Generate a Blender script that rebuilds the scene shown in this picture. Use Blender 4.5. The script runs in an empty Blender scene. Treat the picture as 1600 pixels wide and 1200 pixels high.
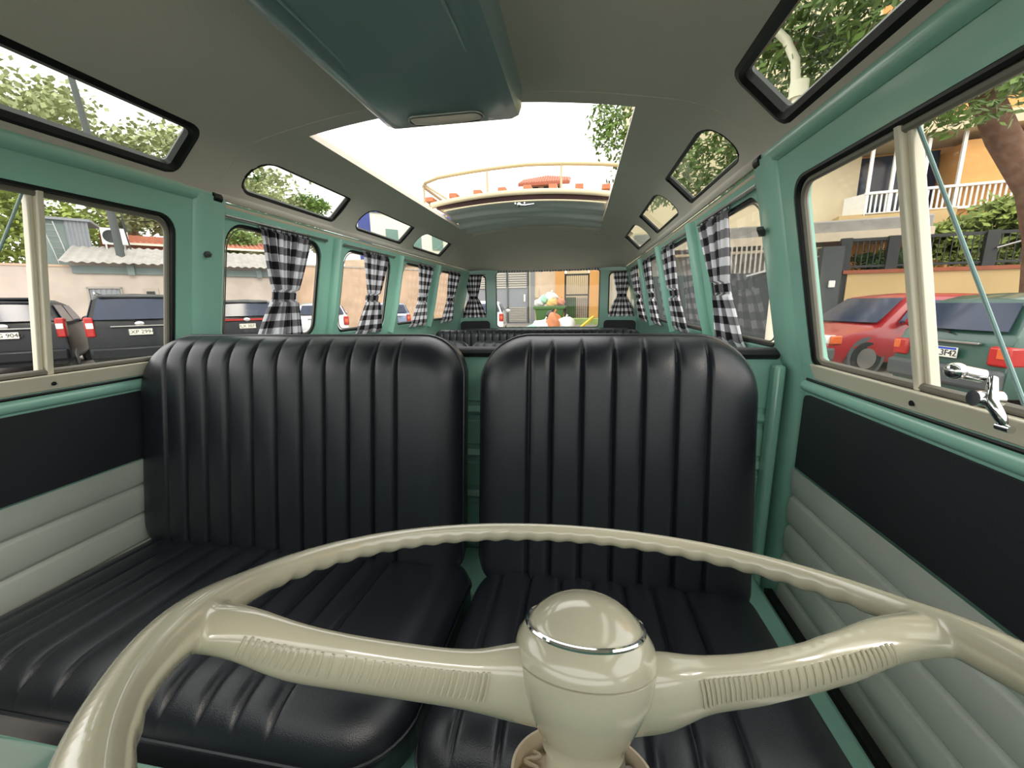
import bpy, bmesh, math, random
from mathutils import Vector, Matrix
from mathutils.geometry import delaunay_2d_cdt
random.seed(7)
SC = bpy.context.scene
COL = SC.collection
PI = math.pi
ZB = 1.28            # height of the window belt line above the street

# ------------------------------------------------------------------ camera
def make_camera():
    yaw, pitch, roll = .1668, -.1978, -.0143
    cy, sy = math.cos(yaw), math.sin(yaw)
    F = Vector((-sy*math.cos(pitch), cy*math.cos(pitch), math.sin(pitch)))
    r = Vector((cy, sy, 0)); u = r.cross(F)
    r2 = r*math.cos(roll)+u*math.sin(roll); u2 = -r*math.sin(roll)+u*math.cos(roll)
    cd = bpy.data.cameras.new('camera'); co = bpy.data.objects.new('camera', cd); COL.objects.link(co)
    cd.sensor_width = 36; cd.lens = 628.7/1600*36; cd.clip_start = .01; cd.clip_end = 400
    m = Matrix((r2, u2, -F)).transposed().to_4x4(); m.translation = Vector((.2894, 0, .1132+ZB))
    co.matrix_world = m
    SC.camera = co
make_camera()

# ------------------------------------------------------------------ world and light
W = bpy.data.worlds.new('sky'); SC.world = W; W.use_nodes = True
bg = W.node_tree.nodes['Background']; bg.inputs[0].default_value = (1, .985, .96, 1); bg.inputs[1].default_value = 2.3
sd = bpy.data.lights.new('sun', 'SUN'); sd.energy = 0.9; sd.angle = math.radians(12); sd.color = (1, .90, .76)
so = bpy.data.objects.new('sun', sd); COL.objects.link(so)
so.rotation_euler = Vector((-.55, .62, -.62)).to_track_quat('-Z', 'Y').to_euler()
SC.view_settings.view_transform = 'Standard'; SC.view_settings.look = 'None'
SC.view_settings.gamma = 1; SC.view_settings.use_curve_mapping = False
SC.view_settings.exposure = 0.3

# ------------------------------------------------------------------ materials
def lin(c):
    return tuple(((v/255)/12.92 if v/255 <= .04045 else ((v/255+.055)/1.055)**2.4) for v in c)+(1,)
MATS = {}
def mat(name, rgb, rough=.5, metal=0, coat=0, var=.06, nscale=6, bump=0, bscale=60, spec=.5, sub=None):
    """principled surface with procedural colour variation and bump"""
    m = bpy.data.materials.new(name); m.use_nodes = True; MATS[name] = m
    nt = m.node_tree; b = nt.nodes['Principled BSDF']; L = nt.links.new
    b.inputs['Roughness'].default_value = rough; b.inputs['Metallic'].default_value = metal
    b.inputs['Coat Weight'].default_value = coat; b.inputs['Coat Roughness'].default_value = .08
    b.inputs['Specular IOR Level'].default_value = spec
    tc = nt.nodes.new('ShaderNodeTexCoord')
    n = nt.nodes.new('ShaderNodeTexNoise'); n.inputs['Scale'].default_value = nscale; n.inputs['Detail'].default_value = 5
    L(tc.outputs['Object'], n.inputs['Vector'])
    c = lin(rgb); hsv = nt.nodes.new('ShaderNodeMix'); hsv.data_type = 'RGBA'
    hsv.inputs[6].default_value = tuple(v*(1-var*2) for v in c[:3])+(1,)
    hsv.inputs[7].default_value = tuple(min(1, v*(1+var*2)) for v in c[:3])+(1,)
    L(n.outputs['Fac'], hsv.inputs[0]); L(hsv.outputs[2], b.inputs['Base Color'])
    if bump:
        n2 = nt.nodes.new('ShaderNodeTexNoise'); n2.inputs['Scale'].default_value = bscale; n2.inputs['Detail'].default_value = 3
        L(tc.outputs['Object'], n2.inputs['Vector'])
        bp = nt.nodes.new('ShaderNodeBump'); bp.inputs['Strength'].default_value = bump; bp.inputs['Distance'].default_value = .002
        L(n2.outputs['Fac'], bp.inputs['Height']); L(bp.outputs['Normal'], b.inputs['Normal'])
    return m
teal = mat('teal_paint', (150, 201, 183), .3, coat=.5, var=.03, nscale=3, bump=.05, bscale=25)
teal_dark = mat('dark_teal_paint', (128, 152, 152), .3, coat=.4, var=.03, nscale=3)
cream = mat('cream_enamel', (186, 180, 158), .2, coat=.8, var=.03, nscale=8)
creamf = mat('cream_frame_paint', (226, 218, 196), .4, coat=.2, var=.04)
creamd = mat('cream_plastic', (205, 190, 165), .5, var=.04)
leather = mat('black_vinyl', (25, 28, 35), .33, var=.12, nscale=5, bump=.22, bscale=700, spec=.55)
trimblk = mat('black_trim_vinyl', (34, 35, 40), .55, var=.1, nscale=5, bump=.35, bscale=500)
trimwht = mat('white_trim_vinyl', (186, 192, 182), .5, var=.03, nscale=5, bump=.2, bscale=400)
rubber = mat('black_rubber', (14, 15, 15), .45, var=.1)
greyrub = mat('grey_channel', (120, 116, 104), .5, var=.06)
liner = mat('beige_headliner', (208, 201, 188), .85, var=.03, nscale=2.5, bump=.25, bscale=500)
canvasg = mat('grey_sunroof_lining', (222, 222, 220), .9, var=.05, nscale=4, bump=.3, bscale=300)
canvasc = mat('cream_canvas', (205, 192, 160), .8, var=.05, nscale=8)
brownedge = mat('brown_canvas_edge', (70, 48, 48), .8, var=.08)
chrome = mat('chrome', (230, 230, 232), .08, metal=1, var=.01)
alum = mat('brushed_metal', (170, 168, 165), .35, metal=1, var=.05)
lensm = mat('frosted_lens', (240, 226, 210), .25, var=.06, nscale=30)
woodm = mat('varnished_wood', (178, 96, 48), .4, coat=.4, var=.2, nscale=30)
asphalt = mat('asphalt', (128, 122, 116), .85, var=.1, nscale=1.5, bump=.5, bscale=40)
concrete = mat('pavement_concrete', (170, 160, 148), .85, var=.12, nscale=1.2, bump=.4, bscale=30)
plaster = mat('stained_plaster', (184, 172, 162), .9, var=.2, nscale=.9, bump=.6, bscale=8)
plasterb = mat('tan_plaster', (192, 164, 140), .9, var=.2, nscale=.9, bump=.7, bscale=6)
rearwall = mat('cream_stone_wall', (214, 192, 166), .9, var=.12, nscale=1.2, bump=.5, bscale=5)
orange = mat('orange_render', (216, 160, 96), .85, var=.06, nscale=.8)
ochre = mat('ochre_render', (194, 166, 118), .85, var=.1, nscale=.7)
beige = mat('beige_render', (206, 190, 158), .85, var=.06, nscale=.6)
whitep = mat('white_paint', (236, 234, 226), .5, var=.03)
bluep = mat('blue_paint', (60, 72, 150), .5, var=.05)
corr = mat('weathered_roof_sheet', (152, 148, 142), .75, var=.2, nscale=3)
corrd = mat('grey_green_sheet', (112, 126, 124), .6, var=.14, nscale=2)
greym = mat('grey_gate_paint', (132, 136, 142), .5, var=.05, nscale=2)
greyl = mat('pale_louvre_paint', (190, 184, 172), .5, var=.05)
darkm = mat('dark_fence_paint', (38, 40, 40), .5, var=.08)
tile = mat('terracotta_tile', (168, 104, 80), .8, var=.2, nscale=6)
brickcap = mat('brick_coping', (150, 84, 60), .8, var=.15)
bark = mat('tree_bark', (122, 92, 74), .95, var=.3, nscale=5, bump=1, bscale=14)
leafg = mat('green_leaves', (104, 130, 58), .6, var=.4, nscale=1.4)
leafd = mat('deep_green_leaves', (74, 104, 52), .6, var=.4, nscale=1.4)
leafy = mat('yellow_green_leaves', (128, 144, 66), .6, var=.4, nscale=1.4)
leafp = mat('pale_leaves', (150, 156, 112), .6, var=.3, nscale=1.4)
carblk = mat('black_car_paint', (20, 23, 27), .4, coat=.1, var=.04, spec=.25)
carred = mat('red_car_paint', (150, 34, 40), .3, coat=.5, var=.04)
cargrn = mat('dark_green_car_paint', (52, 84, 74), .3, coat=.4, var=.04)
carsil = mat('silver_car_paint', (190, 190, 192), .25, metal=.4, coat=1, var=.03)
carwht = mat('white_car_paint', (232, 232, 232), .25, coat=1, var=.02)
carblue = mat('grey_blue_car_paint', (96, 116, 150), .25, coat=1, var=.03)
carglass = mat('tinted_car_glass', (48, 56, 76), .12, coat=0, var=.2, nscale=1.5, spec=.35)
bumperm = mat('grey_bumper_plastic', (70, 74, 74), .6, var=.05)
tyre = mat('tyre_rubber', (22, 22, 22), .85)
redl = mat('red_lamp_lens', (170, 30, 26), .3, coat=.2)
orl = mat('amber_lamp_lens', (206, 96, 44), .3, coat=.2)
clearl = mat('clear_lamp_lens', (222, 222, 216), .15, coat=1)
platem = mat('plate_white', (222, 220, 206), .5, var=.02)
plateblue = mat('plate_blue', (42, 72, 170), .5, var=.02)
ink = mat('plate_ink', (50, 48, 50), .6)
bingreen = mat('green_bin_plastic', (74, 112, 52), .5, var=.06)
bagwht = mat('white_bag', (226, 226, 220), .4, var=.08, nscale=8)
baggrn = mat('pale_green_bag', (150, 206, 176), .4, var=.08, nscale=8)
bagorg = mat('orange_bag', (206, 128, 84), .5, var=.08, nscale=8)
bagyel = mat('yellow_bag', (226, 178, 96), .5, var=.08, nscale=8)
bagblk = mat('black_bag', (42, 40, 42), .35, var=.08, nscale=8)
grass = mat('mossy_green_step', (150, 172, 104), .9, var=.2, nscale=3)

def glass_mat(name, tint, f=.06):
    m = bpy.data.materials.new(name); m.use_nodes = True; MATS[name] = m
    nt = m.node_tree; nt.nodes.remove(nt.nodes['Principled BSDF']); L = nt.links.new
    out = nt.nodes['Material Output']
    t = nt.nodes.new('ShaderNodeBsdfTransparent'); t.inputs[0].default_value = tint
    g = nt.nodes.new('ShaderNodeBsdfGlossy'); g.inputs['Roughness'].default_value = .02
    d = nt.nodes.new('ShaderNodeBsdfDiffuse'); d.inputs[0].default_value = (.8, .8, .74, 1)
    lw = nt.nodes.new('ShaderNodeLayerWeight'); lw.inputs[0].default_value = .5
    pw = nt.nodes.new('ShaderNodeMath'); pw.operation = 'POWER'; pw.inputs[1].default_value = 4.5; L(lw.outputs['Facing'], pw.inputs[0])
    fr = nt.nodes.new('ShaderNodeMath'); fr.operation = 'MULTIPLY_ADD'; fr.inputs[1].default_value = .6; fr.inputs[2].default_value = .04; L(pw.outputs[0], fr.inputs[0])
    n = nt.nodes.new('ShaderNodeTexNoise'); n.inputs['Scale'].default_value = 7
    tc = nt.nodes.new('ShaderNodeTexCoord'); L(tc.outputs['Object'], n.inputs['Vector'])
    mu = nt.nodes.new('ShaderNodeMath'); mu.operation = 'MULTIPLY'; mu.inputs[1].default_value = f; L(n.outputs['Fac'], mu.inputs[0])
    m1 = nt.nodes.new('ShaderNodeMixShader'); L(mu.outputs[0], m1.inputs[0]); L(t.outputs[0], m1.inputs[1]); L(d.outputs[0], m1.inputs[2])
    m2 = nt.nodes.new('ShaderNodeMixShader'); L(fr.outputs[0], m2.inputs[0]); L(m1.outputs[0], m2.inputs[1]); L(g.outputs[0], m2.inputs[2])
    L(m2.outputs[0], out.inputs[0])
    return m
glass = glass_mat('window_glass', (.95, .97, .95, 1), .04)
glassg = glass_mat('roof_window_glass', (.84, .9, .82, 1), .06)
edgeglass = mat('green_glass_edge', (120, 150, 148), .2, var=.03)

def gingham():
    m = bpy.data.materials.new('gingham_cloth'); m.use_nodes = True
    nt = m.node_tree; b = nt.nodes['Principled BSDF']; L = nt.links.new; b.inputs['Roughness'].default_value = .9
    uv = nt.nodes.new('ShaderNodeTexCoord'); sp = nt.nodes.new('ShaderNodeSeparateXYZ'); L(uv.outputs['UV'], sp.inputs[0])
    fs = []
    for k in (0, 1):
        a = nt.nodes.new('ShaderNodeMath'); a.operation = 'MULTIPLY'; a.inputs[1].default_value = 1/.047; L(sp.outputs[k], a.inputs[0])
        c = nt.nodes.new('ShaderNodeMath'); c.operation = 'FRACT'; L(a.outputs[0], c.inputs[0])
        d = nt.nodes.new('ShaderNodeMath'); d.operation = 'GREATER_THAN'; d.inputs[1].default_value = .5; L(c.outputs[0], d.inputs[0])
        fs.append(d)
    s = nt.nodes.new('ShaderNodeMath'); s.operation = 'ADD'; L(fs[0].outputs[0], s.inputs[0]); L(fs[1].outputs[0], s.inputs[1])
    s2 = nt.nodes.new('ShaderNodeMath'); s2.operation = 'MULTIPLY'; s2.inputs[1].default_value = .5; L(s.outputs[0], s2.inputs[0])
    cr = nt.nodes.new('ShaderNodeValToRGB'); cr.color_ramp.interpolation = 'CONSTANT'
    cr.color_ramp.elements[0].position = 0; cr.color_ramp.elements[0].color = (.80, .80, .84, 1)
    cr.color_ramp.elements[1].position = .25; cr.color_ramp.elements[1].color = (.22, .21, .23, 1)
    e = cr.color_ramp.elements.new(.75); e.color = (.012, .011, .014, 1)
    L(s2.outputs[0], cr.inputs[0]); L(cr.outputs[0], b.inputs['Base Color'])
    # cloth lets some daylight through
    tr = nt.nodes.new('ShaderNodeBsdfTranslucent'); L(cr.outputs[0], tr.inputs[0])
    mx = nt.nodes.new('ShaderNodeMixShader'); mx.inputs[0].default_value = .4
    L(b.outputs[0], mx.inputs[1]); L(tr.outputs[0], mx.inputs[2]); L(mx.outputs[0], nt.nodes['Material Output'].inputs[0])
    return m
ging = gingham()

# ------------------------------------------------------------------ object helpers
def tag(o, label=None, cat=None, group=None, kind=None):
    if label: o['label'] = label
    if cat: o['category'] = cat
    if group: o['group'] = group
    if kind: o['kind'] = kind
    return o
def empty(name, loc=(0, 0, 0), rz=0, label=None, cat=None, group=None, kind=None, parent=None):
    o = bpy.data.objects.new(name, None); COL.objects.link(o); o.location = loc; o.rotation_euler = (0, 0, rz)
    o.empty_display_size = .05
    if parent: o.parent = parent
    return tag(o, label, cat, group, kind)
def copy_tree(o, parent=None):
    c = o.copy(); COL.objects.link(c); c.parent = parent
    for ch in list(o.children): copy_tree(ch, c)
    return c

class MB:
    """collects shapes and links them as ONE mesh object"""
    def __init__(s): s.v = []; s.f = []; s.uv = None
    def add(s, vs, fs):
        b = len(s.v); s.v += [Vector(p) for p in vs]; s.f += [tuple(b+i for i in f) for f in fs]; return s
    def box(s, x0, x1, y0, y1, z0, z1):
        vs = [(x, y, z) for x in (x0, x1) for y in (y0, y1) for z in (z0, z1)]
        return s.add(vs, [(0, 1, 3, 2), (4, 6, 7, 5), (0, 4, 5, 1), (2, 3, 7, 6), (0, 2, 6, 4), (1, 5, 7, 3)])
    def bar(s, a, b, w, h, up=(0, 0, 1)):
        a = Vector(a); b = Vector(b); d = (b-a).normalized(); u = Vector(up); r = d.cross(u).normalized(); u = r.cross(d)
        vs = [p+r*sx*w/2+u*sz*h/2 for p in (a, b) for sx, sz in ((-1, -1), (1, -1), (1, 1), (-1, 1))]
        return s.add(vs, [(3, 2, 1, 0), (4, 5, 6, 7), (0, 1, 5, 4), (1, 2, 6, 5), (2, 3, 7, 6), (3, 0, 4, 7)])
    def tube(s, pts, r, n=10, closed=False, caps=True, ry=None, up=None, ups=None):
        pts = [Vector(p) for p in pts]; N = len(pts); rs = r if isinstance(r, (list, tuple)) else [r]*N
        ref = Vector(up) if up else None; prev = None; b = len(s.v)
        for i, p in enumerate(pts):
            if closed: d = pts[(i+1) % N]-pts[i-1]
            else: d = pts[min(i+1, N-1)]-pts[max(i-1, 0)]
            d.normalize()
            if ups: x = d.cross(Vector(ups[i])).normalized()
            elif ref is not None: x = d.cross(ref).normalized()
            elif prev is None:
                x = d.orthogonal().normalized()
            else: x = (prev-d*prev.dot(d)).normalized()
            prev = x; y = d.cross(x).normalized()
            q = ry[i] if isinstance(ry, (list, tuple)) else (ry if ry else rs[i])
            for k in range(n):
                a = 2*PI*k/n; s.v.append(p+x*math.cos(a)*rs[i]+y*math.sin(a)*q)
        for i in range(N if closed else N-1):
            j = (i+1) % N
            for k in range(n):
                s.f.append((b+i*n+k, b+i*n+(k+1) % n, b+j*n+(k+1) % n, b+j*n+k))
        if caps and not closed:
            s.f.append(tuple(b+k for k in range(n))[::-1]); s.f.append(tuple(b+(N-1)*n+k for k in range(n)))
        return s
    def lathe(s, prof, n=32, M=None):
        """prof: (radius, z) list"""
        M = M or Matrix.Identity(4); b = len(s.v)
        for r, z in prof:
            for k in range(n):
                a = 2*PI*k/n; s.v.append(M @ Vector((r*math.cos(a), r*math.sin(a), z)))
        for i in range(len(prof)-1):
            for k in range(n):
                s.f.append((b+i*n+k, b+i*n+(k+1) % n, b+(i+1)*n+(k+1) % n, b+(i+1)*n+k))
        s.f.append(tuple(b+k for k in range(n))[::-1]); s.f.append(tuple(b+(len(prof)-1)*n+k for k in range(n)))
        return s
    def grid(s, fn, us, vs, closed_u=False):
        b = len(s.v); nu, nv = len(us), len(vs)
        for u in us:
            for v in vs: s.v.append(Vector(fn(u, v)))
        for i in range(nu if closed_u else nu-1):
            for j in range(nv-1):
                k = (i+1) % nu
                s.f.append((b+i*nv+j, b+k*nv+j, b+k*nv+j+1, b+i*nv+j+1))
        return s
    def ico(s, c, r, sub=2, jit=0, sq=(1, 1, 1), rng=random):
        bm = bmesh.new(); bmesh.ops.create_icosphere(bm, subdivisions=sub, radius=1)
        ph = [rng.uniform(0, 6) for _ in range(6)]
        vs = []
        for v in bm.verts:
            q = v.co; k = 1+jit*(math.sin(3*q.x+ph[0])*math.sin(4*q.y+ph[1])+.6*math.sin(6*q.z+ph[2]+4*q.x)+.4*math.sin(9*q.y+ph[3]))
            vs.append((c[0]+q.x*r*k*sq[0], c[1]+q.y*r*k*sq[1], c[2]+q.z*r*k*sq[2]))
        s.add(vs, [tuple(v.index for v in f.verts) for f in bm.faces]); bm.free(); return s
    def build(s, name, m, parent=None, loc=(0, 0, 0), smooth=40, bevel=0, solid=0, off=0, seg=2, uv=None):
        me = bpy.data.meshes.new(name)
        l = Vector(loc)
        me.from_pydata([v-l for v in s.v], [], s.f)
        me.materials.append(m)
        bm = bmesh.new(); bm.from_mesh(me); bmesh.ops.recalc_face_normals(bm, faces=bm.faces); bm.to_mesh(me); bm.free()
        if smooth:
            for p in me.polygons: p.use_smooth = True
            me.set_sharp_from_angle(angle=math.radians(smooth))
        o = bpy.data.objects.new(name, me); COL.objects.link(o)
        if parent: o.parent = parent
        else: o.location = l
        if solid:
            d = o.modifiers.new('thickness', 'SOLIDIFY'); d.thickness = solid; d.offset = off
            if smooth:
                d = o.modifiers.new('edges', 'EDGE_SPLIT'); d.split_angle = math.radians(smooth)
        if bevel:
            d = o.modifiers.new('edge', 'BEVEL'); d.width = bevel; d.segments = seg; d.limit_method = 'ANGLE'; d.angle_limit = math.radians(40)
        return o

def base_of(fn_loc, root):
    return root
def rr(x0, y0, x1, y1, r, n=6):
    """rounded rectangle loop; r = radius or (bl, br, tr, tl)"""
    if not isinstance(r, (tuple, list)): r = (r,)*4
    out = []
    for (cx, cy, sx, sy, a0, q) in ((x0, y0, 1, 1, PI, r[0]), (x1, y0, -1, 1, 1.5*PI, r[1]), (x1, y1, -1, -1, 0, r[2]), (x0, y1, 1, -1, .5*PI, r[3])):
        if q <= 1e-6: out.append((cx, cy)); continue
        ox, oy = cx+sx*q, cy+sy*q
        for k in range(n+1):
            a = a0+.5*PI*k/n; out.append((ox+q*math.cos(a), oy+q*math.sin(a)))
    return out
def resample(loop, step):
    out = []
    for i, p in enumerate(loop):
        q = loop[(i+1) % len(loop)]; L = math.hypot(q[0]-p[0], q[1]-p[1]); k = max(1, int(L/step))
        for j in range(k): out.append((p[0]+(q[0]-p[0])*j/k, p[1]+(q[1]-p[1])*j/k))
    return out
def inside(p, loop):
    x, y = p; c = False; j = len(loop)-1
    for i in range(len(loop)):
        xi, yi = loop[i]; xj, yj = loop[j]
        if (yi > y) != (yj > y) and x < (xj-xi)*(y-yi)/(yj-yi)+xi: c = not c
        j = i
    return c
def sheet(outline, holes, mp, step=.06, edge=.05):
    """flat shape with holes, bent through mp(u, v)"""
    loops = [resample(l, edge) for l in [outline]+list(holes)]
    vs = []; es = []
    for l in loops:
        b = len(vs); vs += [Vector(p) for p in l]; es += [(b+i, b+(i+1) % len(l)) for i in range(len(l))]
    xs = [p[0] for p in outline]; ys = [p[1] for p in outline]
    x = min(xs)+step
    while x < max(xs)-step*.4:
        y = min(ys)+step
        while y < max(ys)-step*.4:
            p = (x+random.uniform(-1, 1)*1e-4, y+random.uniform(-1, 1)*1e-4)
            if inside(p, loops[0]) and not any(inside(p, h) for h in loops[1:]): vs.append(Vector(p))
            y += step
        x += step
    r = delaunay_2d_cdt(vs, es, [], 0, 1e-6)
    V2 = r[0]; fs = []
    for f in r[2]:
        c = (sum(V2[i].x for i in f)/3, sum(V2[i].y for i in f)/3)
        if inside(c, loops[0]) and not any(inside(c, h) for h in loops[1:]): fs.append(tuple(f))
    m = MB(); m.add([mp(v.x, v.y) for v in V2], fs); return m

# ------------------------------------------------------------------ the body of the bus
def wx(z):
    if z >= 0: return .759-.212*z
    if z > -.04: return .759+.021*(-z/.04)
    return .78
def side(s, off=0):
    return lambda y, z: (s*(wx(z)-.005*max(0, y-1.8)**2+off), y, z+ZB)
WIN = [(1.027+.58*i, 1.027+.58*i+.4315) for i in range(4)]
ZT = .349
RAD = (.045, .045, .06, .06)
NAMES = {-1: 'passenger side', 1: "driver's side"}
nwin = [0]
def make_window(loopfn, mp_off, label, gm, gr=.006, gasket=rubber, kindname='window_%d'):
    """rubber gasket and pane following a loop in (u, v); mp_off(off) gives the mapping"""
    nwin[0] += 1
    e = empty(kindname % nwin[0], kind='structure'); e['label'] = label
    lo = resample(loopfn, .05)
    mp = mp_off(0)
    MB().tube([mp(*p) for p in lo], gr, 8, closed=True).build('gasket', gasket, e)
    sheet(loopfn, [], mp_off(.012), .15, .08).build('pane', gm, e)
    return e
# side walls behind the cab
for s in (-1, 1):
    holes = [rr(a, 0, b, ZT, RAD) for a, b in WIN]
    sheet([(1.0, -.8), (3.5, -.8), (3.5, .395), (1.0, .395)], holes, side(s)).build('wall_left' if s < 0 else 'wall_right', teal, solid=.022, off=0).__setitem__('kind', 'structure')
    for i, (a, b) in enumerate(WIN):
        w = make_window(rr(a+.004, .004, b-.004, ZT-.004, RAD), lambda off, s=s: side(s, off), '%s cabin window, number %d behind the cab door' % (NAMES[s], i+1), glass, .007)
        # bright inner bead on the rear edge of the pane
        MB().tube([side(s, -.004)(*p) for p in resample(rr(a+.013, .013, b-.013, ZT-.013, RAD), .05)], .002, 6, closed=True).build('bead', greyrub, w)
    # pressed pillars between the windows
    m = MB()
    for i in range(3):
        yc = (WIN[i][1]+WIN[i+1][0])/2
        m.tube([side(s, -.013)(yc, z) for z in (-.03, .1, .2, .3, .375)], .03, 10, ry=.006, up=(0, 1, 0))
    m.build('trim_%d' % (1 if s < 0 else 2), teal).__setitem__('kind', 'structure')

# rear wall
def rear(off=0):
    return lambda x, z: (x, 3.575-.10*(min(abs(x), .8)/.74)**2.5+off, z+ZB)
rh = [rr(-.44, -.10, .455, .386, .03), rr(-.725, .0, -.522, .357, .035), rr(.522, .0, .725, .357, .035)]
sheet([(-.765, -.8), (.765, -.8), (.765, .03), (.685, .405), (-.685, .405), (-.765, .03)], rh, rear()).build('wall_rear', teal, solid=.02, off=0).__setitem__('kind', 'structure')
make_window(rr(-.436, -.096, .451, .382, .03), lambda o: rear(o), 'wide rear window between the two corner windows', glass, .005, greyrub)
make_window(rr(-.721, .004, -.526, .353, .035), lambda o: rear(o), 'small rear corner window on the passenger side', glass, .006)
make_window(rr(.526, .004, .721, .353, .035), lambda o: rear(o), "small rear corner window on the driver's side", glass, .006)
# dark trim below the corner windows
for s in (-1, 1):
    e = sheet(rr(min(s*.49, s*.74), -.3, max(s*.49, s*.74), -.035, .03), [], rear(-.03)).build('trim_%d' % (3 if s < 0 else 4), trimblk, solid=.02)
    e['kind'] = 'structure'

# ceiling with sliding-roof opening and roof windows
PR = [(.664, .400), (.655, .425), (.61, .472), (.566, .508), (.50, .532), (.405, .550), (.3, .566), (.15, .581), (0, .586)]
def cat_rom(pts, t):
    n = len(pts)-1; t = max(0, min(n-1e-6, t)); i = int(t); f = t-i
    p = [pts[max(i-1, 0)], pts[i], pts[i+1], pts[min(i+2, n)]]
    return tuple(.5*((2*p[1][k])+(-p[0][k]+p[2][k])*f+(2*p[0][k]-5*p[1][k]+4*p[2][k]-p[3][k])*f*f+(-p[0][k]+3*p[1][k]-3*p[2][k]+p[3][k])*f**3) for k in range(len(p[0])))
full = [(-x, z) for x, z in PR]+[(x, z) for x, z in PR[-2::-1]]
S = [0]
dense = [cat_rom(full, i*16/400) for i in range(401)]
cum = [0]
for i in range(400): cum.append(cum[-1]+math.hypot(dense[i+1][0]-dense[i][0], dense[i+1][1]-dense[i][1]))
TOT = cum[-1]
def prof(s):
    s = max(0, min(TOT, s)); lo, hi = 0, 400
    while hi-lo > 1:
        m = (lo+hi)//2
        if cum[m] <= s: lo = m
        else: hi = m
    f = (s-cum[lo])/(cum[hi]-cum[lo]+1e-12)
    return dense[lo][0]+(dense[hi][0]-dense[lo][0])*f, dense[lo][1]+(dense[hi][1]-dense[lo][1])*f
def s_of(x):
    """arc length where the profile has this x"""
    lo, hi = 0, TOT
    for _ in range(40):
        m = (lo+hi)/2
        if prof(m)[0] < x: lo = m
        else: hi = m
    return lo
def ceil(off=0):
    def f(y, s):
        x, z = prof(s)
        x2, z2 = prof(s+.004); x1, z1 = prof(s-.004)
        nx, nz = -(z2-z1), (x2-x1); L = math.hypot(nx, nz) or 1
        if y > 2.8:
            k = min(1, (y-2.8)/.75); z = z-(k**1.6)*(z-.398)
        t = .005*max(0, y-1.8)**2*abs(x)/.66
        x = x-math.copysign(t, x)
        if y < .4: z -= .25*(.4-y)**2
        return (x+nx/L*off, y, z+nz/L*off+ZB)
    return f
sk0, sk1 = s_of(-.651), s_of(-.560)       # band of the roof windows, measured along the profile
SKY = [(.0, .868), (1.045, 1.49), (1.625, 2.085), (2.215, 2.69)]
so0, so1 = s_of(-.405), s_of(.405)
holes = [[(1.037, so0), (2.66, so0), (2.66, so1), (1.037, so1)]]
skl = []
for sgn in (-1, 1):
    for i, (a, b) in enumerate(SKY):
        lo, hi = (sk0, sk1) if sgn < 0 else (TOT-sk1, TOT-sk0)
        if i == 0: r = (.02, .022, .03, .02) if sgn < 0 else (.02, .03, .022, .02)
        else: r = (.045, .02, .02, .075) if sgn < 0 else (.075, .02, .02, .045)
        l = rr(a, lo, b, hi, r, 8); holes.append(l); skl.append((sgn, i, l))
sheet([(-.3, 0), (3.555, 0), (3.555, TOT), (-.3, TOT)], holes, ceil(), .05).build('ceiling', liner, solid=.02, off=0, smooth=60).__setitem__('kind', 'structure')
for sgn, i, l in skl:
    cx = sum(p[0] for p in l)/len(l); cyy = sum(p[1] for p in l)/len(l)
    make_window(l, lambda off: ceil(off), '%s roof window %s' % (NAMES[sgn], ('over the cab door', 'over the first curtain', 'over the second curtain', 'over the third curtain')[i]), glassg, .015 if i == 0 else .011)
# headliner seams and arched rear rib
m = MB(); m.tube([ceil(-.010)(.985, TOT*k/60) for k in range(61)], .0022, 6); m.build('trim_5', liner).__setitem__('kind', 'structure')
m = MB(); m.tube([ceil(-.006)(2.8, TOT*k/60) for k in range(61)], .006, 6); m.build('trim_6', liner).__setitem__('kind', 'structure')
# cream cornice with a dark seam above the side windows, teal roof rail above the doors
for s in (-1, 1):
    n0 = 7 if s < 0 else 10
    ys = [.98+k*.1 for k in range(26)]
    m = MB(); m.tube([(s*(.658-.005*max(0, y-1.8)**2), y, .408+ZB) for y in ys], .010, 10, ry=.016, up=(0, 0, 1)); m.build('trim_%d' % n0, liner).__setitem__('kind', 'structure')
    m = MB(); m.tube([(s*(.672-.005*max(0, y-1.8)**2), y, .386+ZB) for y in ys], .007, 8, ry=.009, up=(0, 0, 1)); m.build('trim_%d' % (n0+1), creamd).__setitem__('kind', 'structure')
    m = MB(); m.tube([(s*.662, y, .402+ZB) for y in (-.3, 0, .3, .6, .9, .985)], .012, 12, ry=.024, up=(0, 0, 1)); m.build('trim_%d' % (n0+2), teal).__setitem__('kind', 'structure')
# floor, front panel
MB().box(-.78, .78, -.3, 3.5, -.82+ZB, -.79+ZB).build('floor', trimblk).__setitem__('kind', 'structure')
m = sheet([(-.78, -.79), (.78, -.79), (.78, .0), (.74, .02), (-.74, .02), (-.78, .0)], [], lambda x, z: (x, -.3+.12*(abs(x)/.78)**2, z+ZB)); m.build('wall_front', teal, solid=.02).__setitem__('kind', 'structure')
m = MB(); m.box(-.76, .76, -.30, -.12, -.12+ZB, -.06+ZB); m.build('trim_13', teal, bevel=.02).__setitem__('kind', 'structure')

# B pillars
for s in (-1, 1):
    m = MB()
    zs = [-.8, -.5, -.2, -.04, 0, .1, .2, .3, .395]
    def pp(u, v, s=s):
        a = u*2*PI; c, q = math.cos(a), math.sin(a)
        e = .6
        yy = .972+.047*math.copysign(abs(c)**e, c); oo = -.008+.020*math.copysign(abs(q)**e, q)
        return side(s, oo)(yy, v)
    m.grid(pp, [i/24 for i in range(24)], zs, closed_u=True)
    m.build('trim_%d' % (14 if s < 0 else 15), teal).__setitem__('kind', 'structure')
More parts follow.
